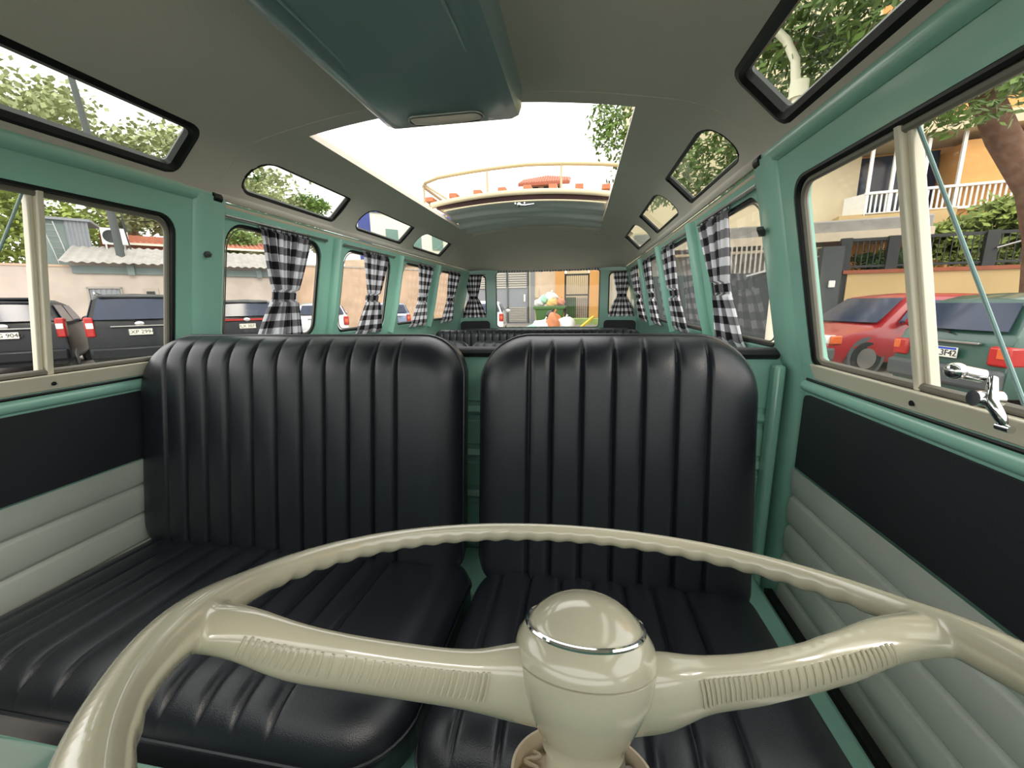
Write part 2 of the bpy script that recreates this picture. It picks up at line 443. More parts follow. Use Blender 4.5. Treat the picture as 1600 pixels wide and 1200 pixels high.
# partition behind the front seats
def partf(x, z):
    d = min(abs(z-g) for g in (-.165, -.285, -.405, -.525))
    return (x, 1.0-.009*math.exp(-(d/.006)**2)*(abs(x) < .725)+.004*(abs(d-.018) < .008), z+ZB)
zz = [-.79]+[-.60+.004*k for k in range(145)]+[-.018]
m = MB(); m.grid(partf, [-.775, -.73, -.72, 0, .72, .73, .775], zz)
m.build('wall_middle', teal, solid=.02, off=1).__setitem__('kind', 'structure')
m = MB(); m.tube([(x, 1.005, -.008+ZB) for x in (-.735, -.4, 0, .4, .735)], .022, 12, ry=.014, up=(0, 0, 1)); m.build('trim_16', trimblk).__setitem__('kind', 'structure')
m = MB(); m.box(.722, .745, .965, 1.0, -.78+ZB, -.03+ZB); m.build('trim_17', teal, bevel=.008).__setitem__('kind', 'structure')

# ------------------------------------------------------------------ cab doors
def cab_door(s):
    n = 1 if s < 0 else 2
    e = empty('door_%d' % n, kind='structure'); e['label'] = NAMES[s]+' cab door with black and white panel'
    YB = .928
    sheet([(-.28, -.62), (YB, -.62), (YB, .388), (-.28, .388)], [rr(-.16, -.022, .884, .335, (.02, .015, .04, .03))], side(s)).build('frame', teal, e, solid=.03, off=0)
    # dark gap between door and pillar
    MB().tube([side(s, -.014)(YB+.004, z) for z in (-.62, -.3, -.04, 0, .1, .2, .3, .385)], .004, 6).build('door_seal', rubber, e)
    # window channel
    lo = rr(-.156, -.018, .880, .331, (.02, .015, .04, .03))
    MB().tube([side(s, -.008)(*p) for p in resample(lo, .06)], .007, 8, closed=True).build('gasket', rubber, e)
    lo = rr(-.146, -.008, .870, .321, (.02, .012, .035, .03))
    MB().tube([side(s, -.004)(*p) for p in resample(lo, .06)], .006, 8, closed=True).build('channel', greyrub, e)
    m = MB()
    sm = side(s, -.020); so_ = side(s, .012)
    def strip(z0, z1, y0, y1, i, o, mm):
        a = [side(s, i)(y0, z0), side(s, i)(y1, z0), side(s, i)(y1, z1), side(s, i)(y0, z1)]
        b = [side(s, o)(y0, z0), side(s, o)(y1, z0), side(s, o)(y1, z1), side(s, o)(y0, z1)]
        mm.add(a+b, [(0, 1, 2, 3), (4, 7, 6, 5), (0, 4, 5, 1), (1, 5, 6, 2), (2, 6, 7, 3), (3, 7, 4, 0)])
    strip(-.046, -.014, -.16, .886, -.022, .0, m)
    m.build('sill_rail', creamf, e, bevel=.003)
    m = MB(); strip(-.014, .326, .628, .639, -.012, .006, m); m.build('window_divider', creamf, e, bevel=.002)
    m = MB(); strip(-.014, .326, .618, .626, -.006, .008, m); m.build('divider_channel', creamf, e, bevel=.002)
    m = MB()
    for y in (.40, .632): m.tube([side(s, -.026)(y, -.032), side(s, -.020)(y, -.032)], .004, 10)
    m.build('screw', rubber, e)
    sheet(rr(.640, -.016, .878, .328, (.01, .01, .035, .01)), [], side(s, .004), .2, .1).build('sliding_pane', glass, e)
    # vent pane hinged out, with its green ground edge
    a = Vector(side(s, .0)(.617, .322)); b = Vector(side(s, .0)(.500, -.010))
    c = Vector(side(s, .03)(.05, -.010)); d = Vector(side(s, .03)(.05, .322))
    MB().add([a, b, c, d], [(0, 1, 2, 3)]).build('vent_pane', glass, e, smooth=0)
    MB().tube([a, b], .0022, 8).build('vent_pane_edge', edgeglass, e)
    # rounded lip and panels
    m = MB(); m.tube([side(s, -.012)(y, -.066) for y in (-.28, .2, .6, .93)], .012, 12, ry=.013, up=(0, 0, 1)); m.build('lip', teal, e)
    m = MB(); m.tube([side(s, -.018)(y, -.050) for y in (-.28, .2, .6, .915)], .004, 8); m.build('sill_seal', rubber, e)
    sheet(rr(-.25, -.244, .912, -.082, (0, 0, .012, .012)), [], side(s, -.020), .08).build('upper_panel', trimblk, e, solid=.006)
    zs = []
    z = -.246
    while z > -.60: zs.append(z); z -= .0025
    gro = (-.310, -.380, -.450, -.520)
    def wp(y, z):
        d = min(abs(z-g) for g in gro)
        return side(s, -.023+.006*math.exp(-(d/.004)**2)-.004*math.sin(PI*min(.5, d/.07)))(y, z)
    MB().grid(wp, [-.25, .1, .4, .7, .912], zs).build('lower_panel', trimwht, e)
    return e
dL = cab_door(-1); dR = cab_door(1)
# chrome vent-window latch on the driver's door
m = MB()
p = Vector(side(1, -.030)(.494, .016))
m.tube([p+Vector((0, .018, .012)), p+Vector((-.018, .020, .016))], .0075, 16)
m.ico(p+Vector((-.024, .020, .017)), .0095, 3, sq=(1.0, 1.1, 1))
m.build('latch_knob', chrome, dR)
m = MB()
m.tube([p+Vector((.004, .010, .010)), p+Vector((-.006, -.004, -.012)), p+Vector((-.004, -.015, -.026)), p+Vector((0, -.018, -.036))], [.007, .009, .007, .004], 14, ry=[.004, .006, .005, .003])
m.tube([p+Vector((.008, .004, -.010)), p+Vector((-.016, .004, -.010))], .0085, 18)
m.tube([p+Vector((-.002, -.026, -.036)), p+Vector((-.002, -.012, -.036))], .004, 10)
m.build('latch_lever', chrome, dR)

# small catches and buttons on the pillars
for s, y, z, nm, lb in ((-1, .955, .25, 'pillar_button', 'small dark grey button screwed to the teal pillar beside the passenger door'), (1, .99, .255, 'pillar_catch', 'small dark metal catch sticking out of the teal pillar beside the driver door')):
    p = Vector(side(s, -.028)(y, z)); m = MB()
    d = Vector((-s, 0, 0))
    m.tube([p-d*.004, p+d*.008], .008, 12)
    if s > 0: m.bar(p+d*.004, p+d*.004+Vector((-.012, -.020, .006)), .012, .007)
    else: m.tube([p+d*.008, p+d*.014], [.005, .003], 10)
    tag(m.build(nm, bumperm, loc=p), lb, 'catch' if s > 0 else 'button')
for s in (-1, 1):
    p = Vector((s*.655, .985, .395+ZB)); m = MB(); m.tube([p+Vector((0, -.012, 0)), p+Vector((0, .012, 0))], .012, 12)
    tag(m.build('cornice_cap', rubber, loc=p), 'round black cap ending the cornice above the %s pillar' % ('passenger' if s < 0 else 'driver'), 'cap')

# ------------------------------------------------------------------ padded seats
def sdrr(x, y, w, h, rad):
    """depth inside a rounded rectangle centred on 0; rad = (x<0,y<0),(x>0,y<0),(x>0,y>0),(x<0,y>0)"""
    r = rad[(0 if y < 0 else 3) if x < 0 else (1 if y < 0 else 2)]
    qx, qy = abs(x)-w/2+r, abs(y)-h/2+r
    return -(math.hypot(max(qx, 0), max(qy, 0))+min(max(qx, qy), 0)-r)
def padded(w, h, rad, grooves, T0, T1, R, mp, gd=.0085, puff=.0045, gend=.03):
    """cushion: T0 boxing depth, T1 crown height; returns (cushion MB, seam points)"""
    xs = set()
    k = 44
    for i in range(k+1): xs.add(round(-w/2+w*(.5-.5*math.cos(PI*i/k)), 5))
    for g in grooves:
        for d in (-.014, -.009, -.006, -.004, -.002, 0, .002, .004, .006, .009, .014): xs.add(round(g+d, 5))
    xs = sorted(x for x in xs if abs(x) <= w/2)
    e = 1e-3; xs[0] = -w/2+e; xs[-1] = w/2-e
    nv = 40; vs = [.5-.5*math.cos(PI*j/nv) for j in range(nv+1)]
    def ends(x):
        lo, hi = -h/2, h/2
        for sgn in (-1, 1):
            r = rad[(0 if sgn < 0 else 3) if x < 0 else (1 if sgn < 0 else 2)]; d = w/2-abs(x)
            if d < r:
                c = r-math.sqrt(max(0, r*r-(r-d)**2))
                if sgn < 0: lo += c
                else: hi -= c
        return lo, hi
    def front(x, v):
        lo, hi = ends(x); y = lo+(hi-lo)*v
        d = max(0, sdrr(x, y, w, h, rad)); q = min(1, d/R)
        t = T0+(T1-T0)*math.sqrt(max(0, 1-(1-q)**2.2))
        fade = min(1, max(0, (min(y-lo, hi-y))/gend))
        gx = min((abs(x-g) for g in grooves), default=1)
        t -= gd*math.exp(-(gx/.0042)**2)*fade
        if grooves and grooves[0] < x < grooves[-1]:
            i = max(j for j in range(len(grooves)) if grooves[j] <= x); sp = grooves[i+1]-grooves[i]
            t += puff*math.sin(PI*(x-grooves[i])/sp)*fade
        return mp(x, y, t)
    m = MB(); m.grid(front, xs, vs)
    m.grid(lambda x, v: mp(x, (lambda a: a[0]+(a[1]-a[0])*v)(ends(x)), 0), xs, vs)
    # boxing
    top = [(x, ends(x)[1]) for x in xs]; bot = [(x, ends(x)[0]) for x in xs][::-1]
    loop = top+bot
    m.grid(lambda i, t: mp(loop[i % len(loop)][0], loop[i % len(loop)][1], t), list(range(len(loop))), [0, T0], closed_u=True)
    seam = resample(loop, .03)
    return m, [mp(x, y, T0+.001) for x, y in seam]
def weld(o):
    bm = bmesh.new(); bm.from_mesh(o.data); bmesh.ops.remove_doubles(bm, verts=bm.verts, dist=2e-4)
    bmesh.ops.recalc_face_normals(bm, faces=bm.faces); bm.to_mesh(o.data); bm.free()

def back_map(xc, ztop, h, ytop, lean, curl=0):
    zc = ztop-h/2
    def f(x, y, t):
        v = (y+h/2)/h           # 0 bottom, 1 top
        Y = ytop-lean*(1-v)+curl*(v-.5)**2
        return (xc+x, Y-t, zc+y+ZB+.12*t*(v-.5))
    return f
def seat(name, label, cat, x0, x1, bg, cg, bx=None, group=None):
    cx0, cx1 = bx or (x0, x1)
    base = (( cx0+cx1)/2, .56, -.535+ZB)
    e = empty(name, base, label=label, cat=cat)
    xc = (x0+x1)/2; w = x1-x0; h = .525
    mb, seam = padded(w, h, (.09, .045, .095, .125) if name == 'bench_seat' else (.05, .03, .12, .11), [g-xc for g in bg], .035, .105, .075, back_map(xc, .042, h, .905, .085))
    o = mb.build('backrest', leather, e, base, smooth=70); weld(o)
    MB().tube(seam, .0042, 8, closed=True).build('piping', leather, o, base)
    xc = (cx0+cx1)/2; w = cx1-cx0; y0, y1 = .362, .80; h = y1-y0
    def cm(x, y, t):
        v = (y+h/2)/h
        return (xc+x, (y0+y1)/2+y, -.530+ZB+t+.008*(1-v)-.012*v)
    mb, seam = padded(w, h, (.09, .10, .06, .06) if name == 'bench_seat' else (.06, .06, .07, .09), [g-xc for g in cg], .045, .105, .08, cm, gd=.006)
    o = mb.build('seat_cushion', leather, e, base, smooth=70); weld(o)
    MB().tube(seam, .0035, 8, closed=True).build('piping', leather, o, base)
    return e
BG = [-.676, -.622, -.566, -.508, -.446, -.385, -.322, -.266, -.208, -.150, -.099]
seat('bench_seat', 'wide black vinyl front bench with a ribbed backrest beside the passenger door', 'seat', -.785, .038, [g+.004 for g in BG], [-.70, -.645, -.59, -.53, -.465, -.40, -.335, -.28, -.22, -.165, -.11], (-.775, .065))
seat('driver_seat', 'single black vinyl front seat with a ribbed backrest behind the steering wheel', 'seat', .078, .638, [.191, .237, .297, .358, .414, .475, .532], [.140, .20, .262, .325, .385, .440, .50], (.082, .64))
# seat box
e = empty('seat_box', (0, .6, -.79+ZB), label='teal painted steel box under the front seats, reaching the driver door', cat='seat base')
m = MB(); m.box(-.775, .728, .380, .985, -.775+ZB, -.552+ZB); m.build('steel_box', teal, e, (0, .6, -.79+ZB), bevel=.012)
m = MB(); m.box(.735, .752, .3, .93, -.60+ZB, -.560+ZB); m.build('edge_seal', rubber, e, (0, .6, -.79+ZB))
m = MB(); m.tube([(.675, .56, -.547+ZB), (.675, .56, -.540+ZB)], .006, 12); m.build('bolt', teal, e, (0, .6, -.79+ZB))

# rear seats
def rear_seat(name, label, x0, x1, ytop, ztop, n, group=None, h=.42):
    xc = (x0+x1)/2; base = (xc, ytop-.2, -.79+ZB); w = x1-x0
    e = empty(name, base, label=label, cat='seat', group=group)
    gs = [(-w/2+.04)+(w-.08)*(i+.5)/n for i in range(n)]
    mb, seam = padded(w, h, (.04, .04, .05, .05), gs, .03, .075, .05, back_map(xc, ztop, h, ytop, .06), gd=.006, gend=.012)
    o = mb.build('backrest', leather, e, base, smooth=70); weld(o)
    MB().tube(seam, .003, 6, closed=True).build('piping', leather, o, base)
    m = MB(); m.box(x0, x1, ytop-.52, ytop-.06, -.52+ZB, -.42+ZB); m.build('seat_cushion', leather, e, base, bevel=.03, seg=3)
    m = MB(); m.box(x0+.04, x1-.04, ytop-.46, ytop-.04, -.79+ZB, -.52+ZB); m.build('seat_frame', teal, e, base, bevel=.01)
rear_seat('passenger_bench', 'narrow black ribbed seat of the second row nearest the passenger windows', -.70, -.205, 1.80, -.055, 9)
rear_seat('passenger_bench', 'black ribbed seat of the second row in the middle of the bus', -.195, .38, 1.80, -.055, 10)
rear_seat('rear_bench', 'full width black ribbed bench of the third row', -.66, .66, 2.62, -.058, 26)
rear_seat('rear_bench', 'black back bench under the rear window', -.70, .70, 3.36, -.095, 26)

# ------------------------------------------------------------------ steering wheel
WC = Vector((.2935, .209, -.0615+ZB)); WT = .353
EN = Vector((0, math.sin(WT), math.cos(WT))); E1 = Vector((1, 0, 0)); E2 = Vector((0, math.cos(WT), -math.sin(WT)))
WM = Matrix((E1, E2, EN)).transposed().to_4x4(); WM.translation = WC+E1*.002
def WP(x, e, n): return WC+E1*(x+(.002 if n < -.02 else 0))+E2*e+EN*n
sw = empty('steering_wheel', tuple(WP(0, 0, -.10)), label='large cream two-spoke steering wheel in front of the driver seat', cat='steering wheel')
sl = tuple(WP(0, 0, -.10))
NA, NB = 540, 20; RR = .2015
m = MB()
def rim(u, v):
    a = 2*PI*u/NA; b = 2*PI*v/NB
    inner = max(0, -math.sin(b+.45))       # the underside carries the finger grips
    near = min(abs((a-x+PI) % (2*PI)-PI) for x in (PI+.37, -.02+2*PI))
    r = .0089+.0009*math.cos(56*a)*inner*min(1, max(0, (near-.3)/.1))
    if near < .34: r += .0026*(.5+.5*math.cos(PI*near/.34))
    rad = RR+r*1.05*math.cos(b)
    return WP(rad*math.cos(a), rad*math.sin(a), r*math.sin(b))
m.grid(rim, list(range(NA)), [k for k in range(NB+1)], closed_u=True)
CAST = m; RIDGES = []
def bez(P, n=28):
    out = []
    for i in range(n+1):
        t = i/n*(len(P)-1); out.append(cat_rom([tuple(p) for p in P], t))
    return out
for sgn, P, H, D in ((-1, [(-.008, 0, -.047), (-.034, -.008, -.0400), (-.062, -.021, -.0355), (-.0953, -.035, -.0285), (-.1378, -.055, -.0165), (-.166, -.066, -.0048), (-.1895, -.0735, .000)],
                      [.022, .0230, .0175, .0155, .0142, .0108, .0080], [.016, .0155, .0105, .0095, .0095, .0125, .020]),
                     (1, [(.008, 0, -.047), (.040, 0, -.0395), (.066, .002, -.034), (.0959, .005, -.0285), (.1388, .012, -.0175), (.1686, .018, -.0068), (.2005, .021, .000)],
                      [.022, .0230, .0175, .0160, .0145, .0108, .0080], [.016, .0155, .0105, .0095, .0095, .0125, .020])):
    pts = bez(P); k = len(pts)
    HH = [cat_rom([(h,) for h in H], i/(k-1)*(len(H)-1))[0] for i in range(k)]; DD = [cat_rom([(h,) for h in D], i/(k-1)*(len(D)-1))[0] for i in range(k)]
    w = [WP(*p) for p in pts]
    up = (EN*.75-E2*.35).normalized()
    CAST.tube(w, DD, 22, ry=HH, ups=[up.lerp(EN, max(0, (i/(k-1)-.6)/.4)**.7 if i/(k-1) > .6 else 0) for i in range(k)])
    # raised ridges on the spoke's front face
    g = MB(); i0, i1 = .30, .80
    for q in range(34):
        t = (i0+(i1-i0)*q/33)*(k-1); i = int(t); f = t-i
        c = w[i].lerp(w[i+1], f); d = (w[i+1]-w[i]).normalized(); x = d.cross(up).normalized(); y = d.cross(x).normalized()
        if x.y > 0: x = -x
        if y.z < 0: y = -y
        hh = HH[i]; dd = DD[i]
        seg = []
        for a in (.0, .2, .45, .7, .85):
            seg.append(c+x*math.cos(a)*(dd+.0001)+y*math.sin(a)*(hh))
        g.tube(seg, .0008, 6)
    RIDGES.append(g)
# the rim and its two spokes are one moulded casting: melt them together, then part them again at the joints
tmp = CAST.build('casting', cream, None, sl); weld(tmp)
d = tmp.modifiers.new('melt', 'REMESH'); d.mode = 'VOXEL'; d.voxel_size = .00115; d.use_smooth_shade = True
d = tmp.modifiers.new('soften', 'SMOOTH'); d.factor = .5; d.iterations = 22
me = bpy.data.meshes.new_from_object(tmp.evaluated_get(bpy.context.evaluated_depsgraph_get()))
bpy.data.objects.remove(tmp)
WI = Matrix((E1, E2, EN)); off_ = Vector(sl)-WC
cls = []
for v in me.vertices:
    q = WI @ (v.co+off_); cls.append((math.hypot(q.x, q.y), q.x))
for nm, test in (('rim', lambda r, x: r >= .182), ('spoke', lambda r, x: r < .182 and x < 0), ('spoke', lambda r, x: r < .182 and x >= 0)):
    ids = {}; vs_ = []; fs_ = []
    for p in me.polygons:
        r, x = cls[p.vertices[0]]
        if test(r, x):
            f = []
            for i in p.vertices:
                if i not in ids: ids[i] = len(vs_); vs_.append(me.vertices[i].co+Vector(sl))
                f.append(ids[i])
            fs_.append(tuple(f))
    part = MB().add(vs_, fs_).build(nm, cream, sw, sl, smooth=0)
    for p in part.data.polygons: p.use_smooth = True
    if nm == 'spoke':
        i = 0 if vs_[0].x < WC.x else 1
        RIDGES[i].build('ridges', cream, part, sl)
        part['label'] = 'spoke toward the passenger side' if i == 0 else 'spoke toward the driver door'
m = MB(); m.lathe([(.0205, -.073), (.0225, -.0715), (.0225, -.0675), (.0265, -.0615), (.031, -.0535), (.0355, -.045), (.0385, -.037), (.0400, -.029), (.0402, -.0250), (.0396, -.0246)], 48, WM)
m.build('hub', cream, sw, sl, smooth=50)
m = MB(); m.lathe([(.0385, -.0246), (.0400, -.0240), (.0400, -.0215), (.0385, -.0160), (.0355, -.0115), (.0335, -.0090), (.0310, -.0082)], 48, WM)
m.build('hub_collar', cream, sw, sl, smooth=50)
m = MB(); m.tube([WM @ Vector((.0330*math.cos(a*PI/32), .0330*math.sin(a*PI/32), -.0088)) for a in range(64)], .0015, 8, closed=True)
m.build('chrome_ring', chrome, sw, sl)
m = MB(); m.lathe([(.0325, -.0100), (.0318, -.0075), (.0300, -.0050), (.0260, -.0012), (.0200, .0028), (.0130, .0056), (.0060, .0069), (.0010, .0072)], 48, WM)
m.build('horn_button', cream, sw, sl, smooth=60)
# steering column
sc_ = empty('steering_column', tuple(WP(0, 0, -.62)), label='cream steering column with an open switch dish below the wheel hub', cat='steering column'); cl = tuple(WP(0, 0, -.62))
m = MB(); m.lathe([(.0205, -.62), (.0205, -.0725)], 32, WM); m.build('column_tube', cream, sc_, cl)
m = MB(); m.lathe([(.022, -.1015), (.038, -.101), (.0395, -.098), (.0395, -.0855), (.0380, -.0855), (.0372, -.096), (.024, -.096)], 56, WM); o = m.build('switch_dish', creamd, sc_, cl)
m = MB(); pts = []
for i in range(60):
    t = i/59; pts.append(WM @ Vector((-.0290+.0042*math.sin(t*PI*7), .020-.036*t, -.0930)))
m.tube(pts, .0013, 8); m.build('contact_spring', creamd, o, cl)
m = MB()
for (x, y) in ((-.021, .027), (.028, .019), (.027, -.004)): m.lathe([(.0026, -.096), (.0026, -.0925), (.001, -.0925)], 14, WM @ Matrix.Translation((x, y, 0)))
m.build('rivet', alum, o, cl)
m = MB(); m.bar(WM @ Vector((.0235, .006, -.092)), WM @ Vector((.0235, .032, -.092)), .003, .006, tuple(EN)); m.tube([WM @ Vector((.030+.004*math.cos(a*.5), .011+.005*math.sin(a*.5), -.093)) for a in range(10)], .0010, 6); m.build('contact_strip', greyrub, o, cl)

# ------------------------------------------------------------------ air box on the cab ceiling
vb = empty('air_vent_box', (0, .6, .585+ZB), label='long teal fresh-air box fixed to the cab ceiling', cat='vent box'); vl = (0, .6, .585+ZB)
def vbz(y): return .494+.012*(y-.2)/.75
m = MB()
ys = [.0, .2, .5, .8, .955, .968]
def vshape(i, k):
    y = ys[i]; h = (.0, .0, .0, .0, .0, .004)[i]
    hw = .146; zb = vbz(y)+h
    sec = [(-hw-.012, .60), (-hw-.010, zb+.022), (-hw-.004, zb+.006), (-hw+.012, zb), (-hw+.022, zb), (-hw+.034, zb+.008), (0, zb+.009), (hw-.034, zb+.008), (hw-.022, zb), (hw-.012, zb), (hw+.004, zb+.006), (hw+.010, zb+.022), (hw+.012, .60)]
    if i >= 3:
        sec = [(-hw-.012, .60), (-hw-.010, zb+.022), (-hw-.004, zb+.006), (-hw+.012, zb), (-hw+.022, zb), (-hw+.034, zb), (0, zb), (hw-.034, zb), (hw-.022, zb), (hw-.012, zb), (hw+.004, zb+.006), (hw+.010, zb+.022), (hw+.012, .60)]
    x, z = sec[k]; return (x, y, z+ZB)
m.grid(vshape, list(range(len(ys))), list(range(13)))
b = len(m.v)-13; m.f.append(tuple(range(b, b+13)))
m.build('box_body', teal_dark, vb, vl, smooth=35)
m = MB(); zc = vbz(.9)
m.tube([(x, y, zc+ZB-.001) for x, y in resample(rr(-.082, .902, .078, .942, .018, 8), .02)], .0035, 8, closed=True); m.build('outlet_rim', alum, vb, vl)
m = MB(); m.grid(lambda u, v: (-.080+.156*u, .904+.036*v, zc-.002-.009*math.sin(PI*v)*math.sin(PI*u)**.4+ZB), [i/20 for i in range(21)], [i/8 for i in range(9)]); m.build('outlet_cover', lensm, vb, vl)
m = MB(); pts = [(-.10+.2*i/30, .40+.03*math.sin(PI*i/30*1.2)*1.2, vbz(.42)+.0065+ZB) for i in range(31)]
m.tube(pts, .0018, 6); m.tube([(-.012, .385, vbz(.38)+.007+ZB), (-.004, .41, vbz(.41)+.006+ZB), (.012, .425, vbz(.42)+.006+ZB)], .002, 6)
for q in (-1, 1): m.tube([(q*.104, y, vbz(y)+.0045+ZB) for y in (.0, .4, .6, .82, .86)], .0022, 6)
m.build('pressed_bead', teal_dark, vb, vl)

# ------------------------------------------------------------------ folded sunroof
sr = empty('folded_sunroof', (0, 2.1, .56+ZB), label='cranked-open fabric sunroof folded at the back of the roof opening', cat='sunroof'); sl2 = (0, 2.1, .56+ZB)
def bow(x, dz=0): return .636-.175*(x-.0)**2+dz
xs = [-.405+.81*i/40 for i in range(41)]
m = MB(); m.tube([(x, 2.10, bow(x, .012)+ZB) for x in [-.47+.94*i/40 for i in range(41)]], .013, 10, ry=.011, up=(0, 1, 0)); m.build('front_bow', canvasc, sr, sl2)
m = MB(); m.grid(lambda x, v: (x*1.1, 2.112+.01*v, bow(x, .004-.022*v)+ZB), xs, [0, .5, 1]); m.build('edge_band', brownedge, sr, sl2, solid=.004)
m = MB(); m.tube([(x, 2.105, bow(x, -.028)+ZB) for x in xs], .004, 8); m.build('lower_lip', canvasc, sr, sl2)
def lining(x, v):
    y = 2.105+.55*v; z0 = bow(x, -.032); k = s_of(x); zc = prof(k)[1]+.004
    z = z0+(zc-z0)*v**.8
    fold = .007*math.sin(v*PI*7+2.5*x)+.005*math.sin(v*PI*13-5*x+.6)
    return (x*.995, y, z+fold*math.sin(PI*v)-.012*math.sin(PI*v)+ZB)
m = MB(); m.grid(lining, xs, [i/48 for i in range(49)]); m.build('lining', canvasg, sr, sl2, solid=.003, off=1)
m = MB()
m.grid(lambda x, v: (x*1.12, 2.115+.56*v, .575+.07*(1-(x/.5)**2)*math.sin(PI*min(1, v*1.0+.1))**.5+.012*math.sin(v*22)+ZB+.02), xs, [i/30 for i in range(31)]); m.build('folded_canvas', canvasc, sr, sl2, solid=.01)
m = MB()
hx, hz = -.012, bow(0, -.046)
m.tube([(hx, 2.10, hz+ZB), (hx, 2.075, hz+ZB-.006)], .011, 14); m.ico((hx, 2.073, hz-.006+ZB), .012, 2)
m.tube([(hx, 2.073, hz-.008+ZB), (hx+.03, 2.066, hz-.012+ZB), (hx+.075, 2.064, hz-.008+ZB)], [.006, .005, .004], 10)
for q in (-.022, .024): m.tube([(hx+q, 2.10, hz+.006+ZB), (hx+q, 2.094, hz+.006+ZB)], .004, 8)
m.build('crank_handle', chrome, sr, sl2)

# roof rack behind the opening
rackm = mat('rack_enamel', (176, 160, 122), .4, var=.04)
rk = empty('roof_rack', (0, 2.9, .66+ZB), label='cream tube roof rack with wooden slats behind the sunroof', cat='roof rack'); kl = (0, 2.9, .66+ZB)
m = MB()
def rz(x): return .700-.10*x*x
rail = [(-.62, 3.55), (-.62, 2.40), (-.585, 2.345)]+[(-.5+.1*i, 2.31) for i in range(11)]+[(.585, 2.345), (.62, 2.40), (.62, 3.55)]
m.tube([(x, y, rz(x)+.135-.02*abs(x)+ZB) for x, y in rail], .0095, 8)
m.tube([(x, y, rz(x)-.006+ZB) for x, y in rail], .008, 8); m.build('rail', rackm, rk, kl)
for x, y in ((-.61, 2.38), (-.22, 2.31), (.18, 2.31), (.55, 2.31), (.62, 2.8), (-.62, 2.8), (-.62, 3.3), (.62, 3.3)):
    MB().tube([(x, y, rz(x)+ZB), (x, y, rz(x)+.13-.02*abs(x)+ZB)], .006, 8).build('post', rackm, rk, kl)
for sgn in (-1, 1): MB().tube([(sgn*.60, 2.36, rz(.6)+.12+ZB), (sgn*.44, 2.31, rz(.44)+ZB)], .006, 8).build('brace', rackm, rk, kl)
for i in range(9):
    x = -.55+.1375*i
    MB().box(x-.022, x+.022, 2.29, 3.52, rz(x)+.004+ZB, rz(x)+.030+ZB).build('slat', woodm, rk, kl, bevel=.003)
m = MB()
for y in (2.38, 2.8, 3.3): m.tube([(-.62+1.24*i/20, y, rz(-.62+1.24*i/20)-.004+ZB) for i in range(21)], .007, 8)
m.build('cross_tube', rackm, rk, kl)
# roof skin under the rack (outer shell above the headliner)
m = sheet([(2.64, .12), (3.6, .12), (3.6, TOT-.12), (2.64, TOT-.12)], [], lambda y, s: (lambda p: (p[0], p[1], p[2]+.045*(1-(p[0]/.7)**2)))(ceil(.02)(min(y, 2.8), s)[:1]+(y,)+ceil(.02)(min(y, 2.8), s)[2:]), .08)
o = m.build('trim_18', creamf, solid=.004, off=1); o['kind'] = 'structure'

# ------------------------------------------------------------------ curtains
def curtain(name, mpf, c, wt, wm, wb, z0, z1, ztie, label, group, ph=0):
    """mpf(h, z, off) -> world point; h horizontal along the wall"""
    base = Vector(mpf(c, z0, 0)); rng = random.Random(int(ph*100)+3)
    e = empty(name, tuple(base), label=label, cat='curtain', group=group)
    cloth_w = wt*1.75
    NU, NV = 96, 70
    def width(z):
        if z > ztie: t = (z-ztie)/(z1-ztie); return wm+(wt-wm)*(t**.75)
        t = (ztie-z)/(ztie-z0); return wm+(wb-wm)*(t**.7)
    a1, a2 = rng.uniform(0, 6), rng.uniform(0, 6)
    def fn(u, v):
        z = z1+(z0-z1)*v; w = width(z)
        k = w/wt
        ph_ = a1+2*PI*7*u; fold = math.sin(ph_)+.35*math.sin(2*PI*3*u+a2+3*v)
        amp = .0125*(1.5-.6*k)*(.35 if z > z1-.02 else 1)
        if abs(z-ztie) < .02: amp *= .45
        h = c+(u-.5)*w+.004*math.sin(2*PI*14*u+a2)*k
        zz = z+.004*math.sin(ph_*1.3+a2)*(v > .92)-.0
        return mpf(h, zz, -.014-amp*(fold+1.1)*.7)
    m = MB(); m.grid(fn, [i/NU for i in range(NU+1)], [j/NV for j in range(NV+1)])
    o = m.build('cloth', ging, e, tuple(base), smooth=80)
    uvl = o.data.uv_layers.new(name='cloth')
    for lp in o.data.loops:
        vi = lp.vertex_index; i, j = divmod(vi, NV+1)
        uvl.data[lp.index].uv = (i/NU*cloth_w+.011, (1-j/NV)*(z1-z0)+.005)
    # tie-back
    m = MB()
    def tf(a, t):
        aa = 2*PI*a; return mpf(c+(wm/2+.006)*math.cos(aa), ztie-.011+.022*t, -.020-.019*(math.sin(aa)))
    m.grid(tf, [i/24 for i in range(24)], [0, .5, 1], closed_u=True)
    o = m.build('tie_back', ging, e, tuple(base), solid=.002)
    uvl = o.data.uv_layers.new(name='cloth')
    for lp in o.data.loops:
        i, j = divmod(lp.vertex_index, 3); uvl.data[lp.index].uv = (i*.012, .0235+j*.011)
    return e
def rod(mpf, h0, h1, z, label, group):
    base = mpf((h0+h1)/2, z, -.02); m = MB()
    m.tube([mpf(h0+(h1-h0)*i/6, z, -.02) for i in range(7)], .0042, 8)
    for h in (h0, h1): m.tube([mpf(h, z, -.005), mpf(h, z, -.022)], .006, 8)
    tag(m.build('curtain_rod', alum, loc=base), label, 'curtain rod', group)
CL = {-1: [(1.262, 0.25), (1.862, .262), (2.492, .275), (3.046, .262)], 1: [(1.318, .247), (1.942, .24), (2.50, .245), (3.003, .27)]}
ORD = ('first', 'second', 'third', 'fourth')
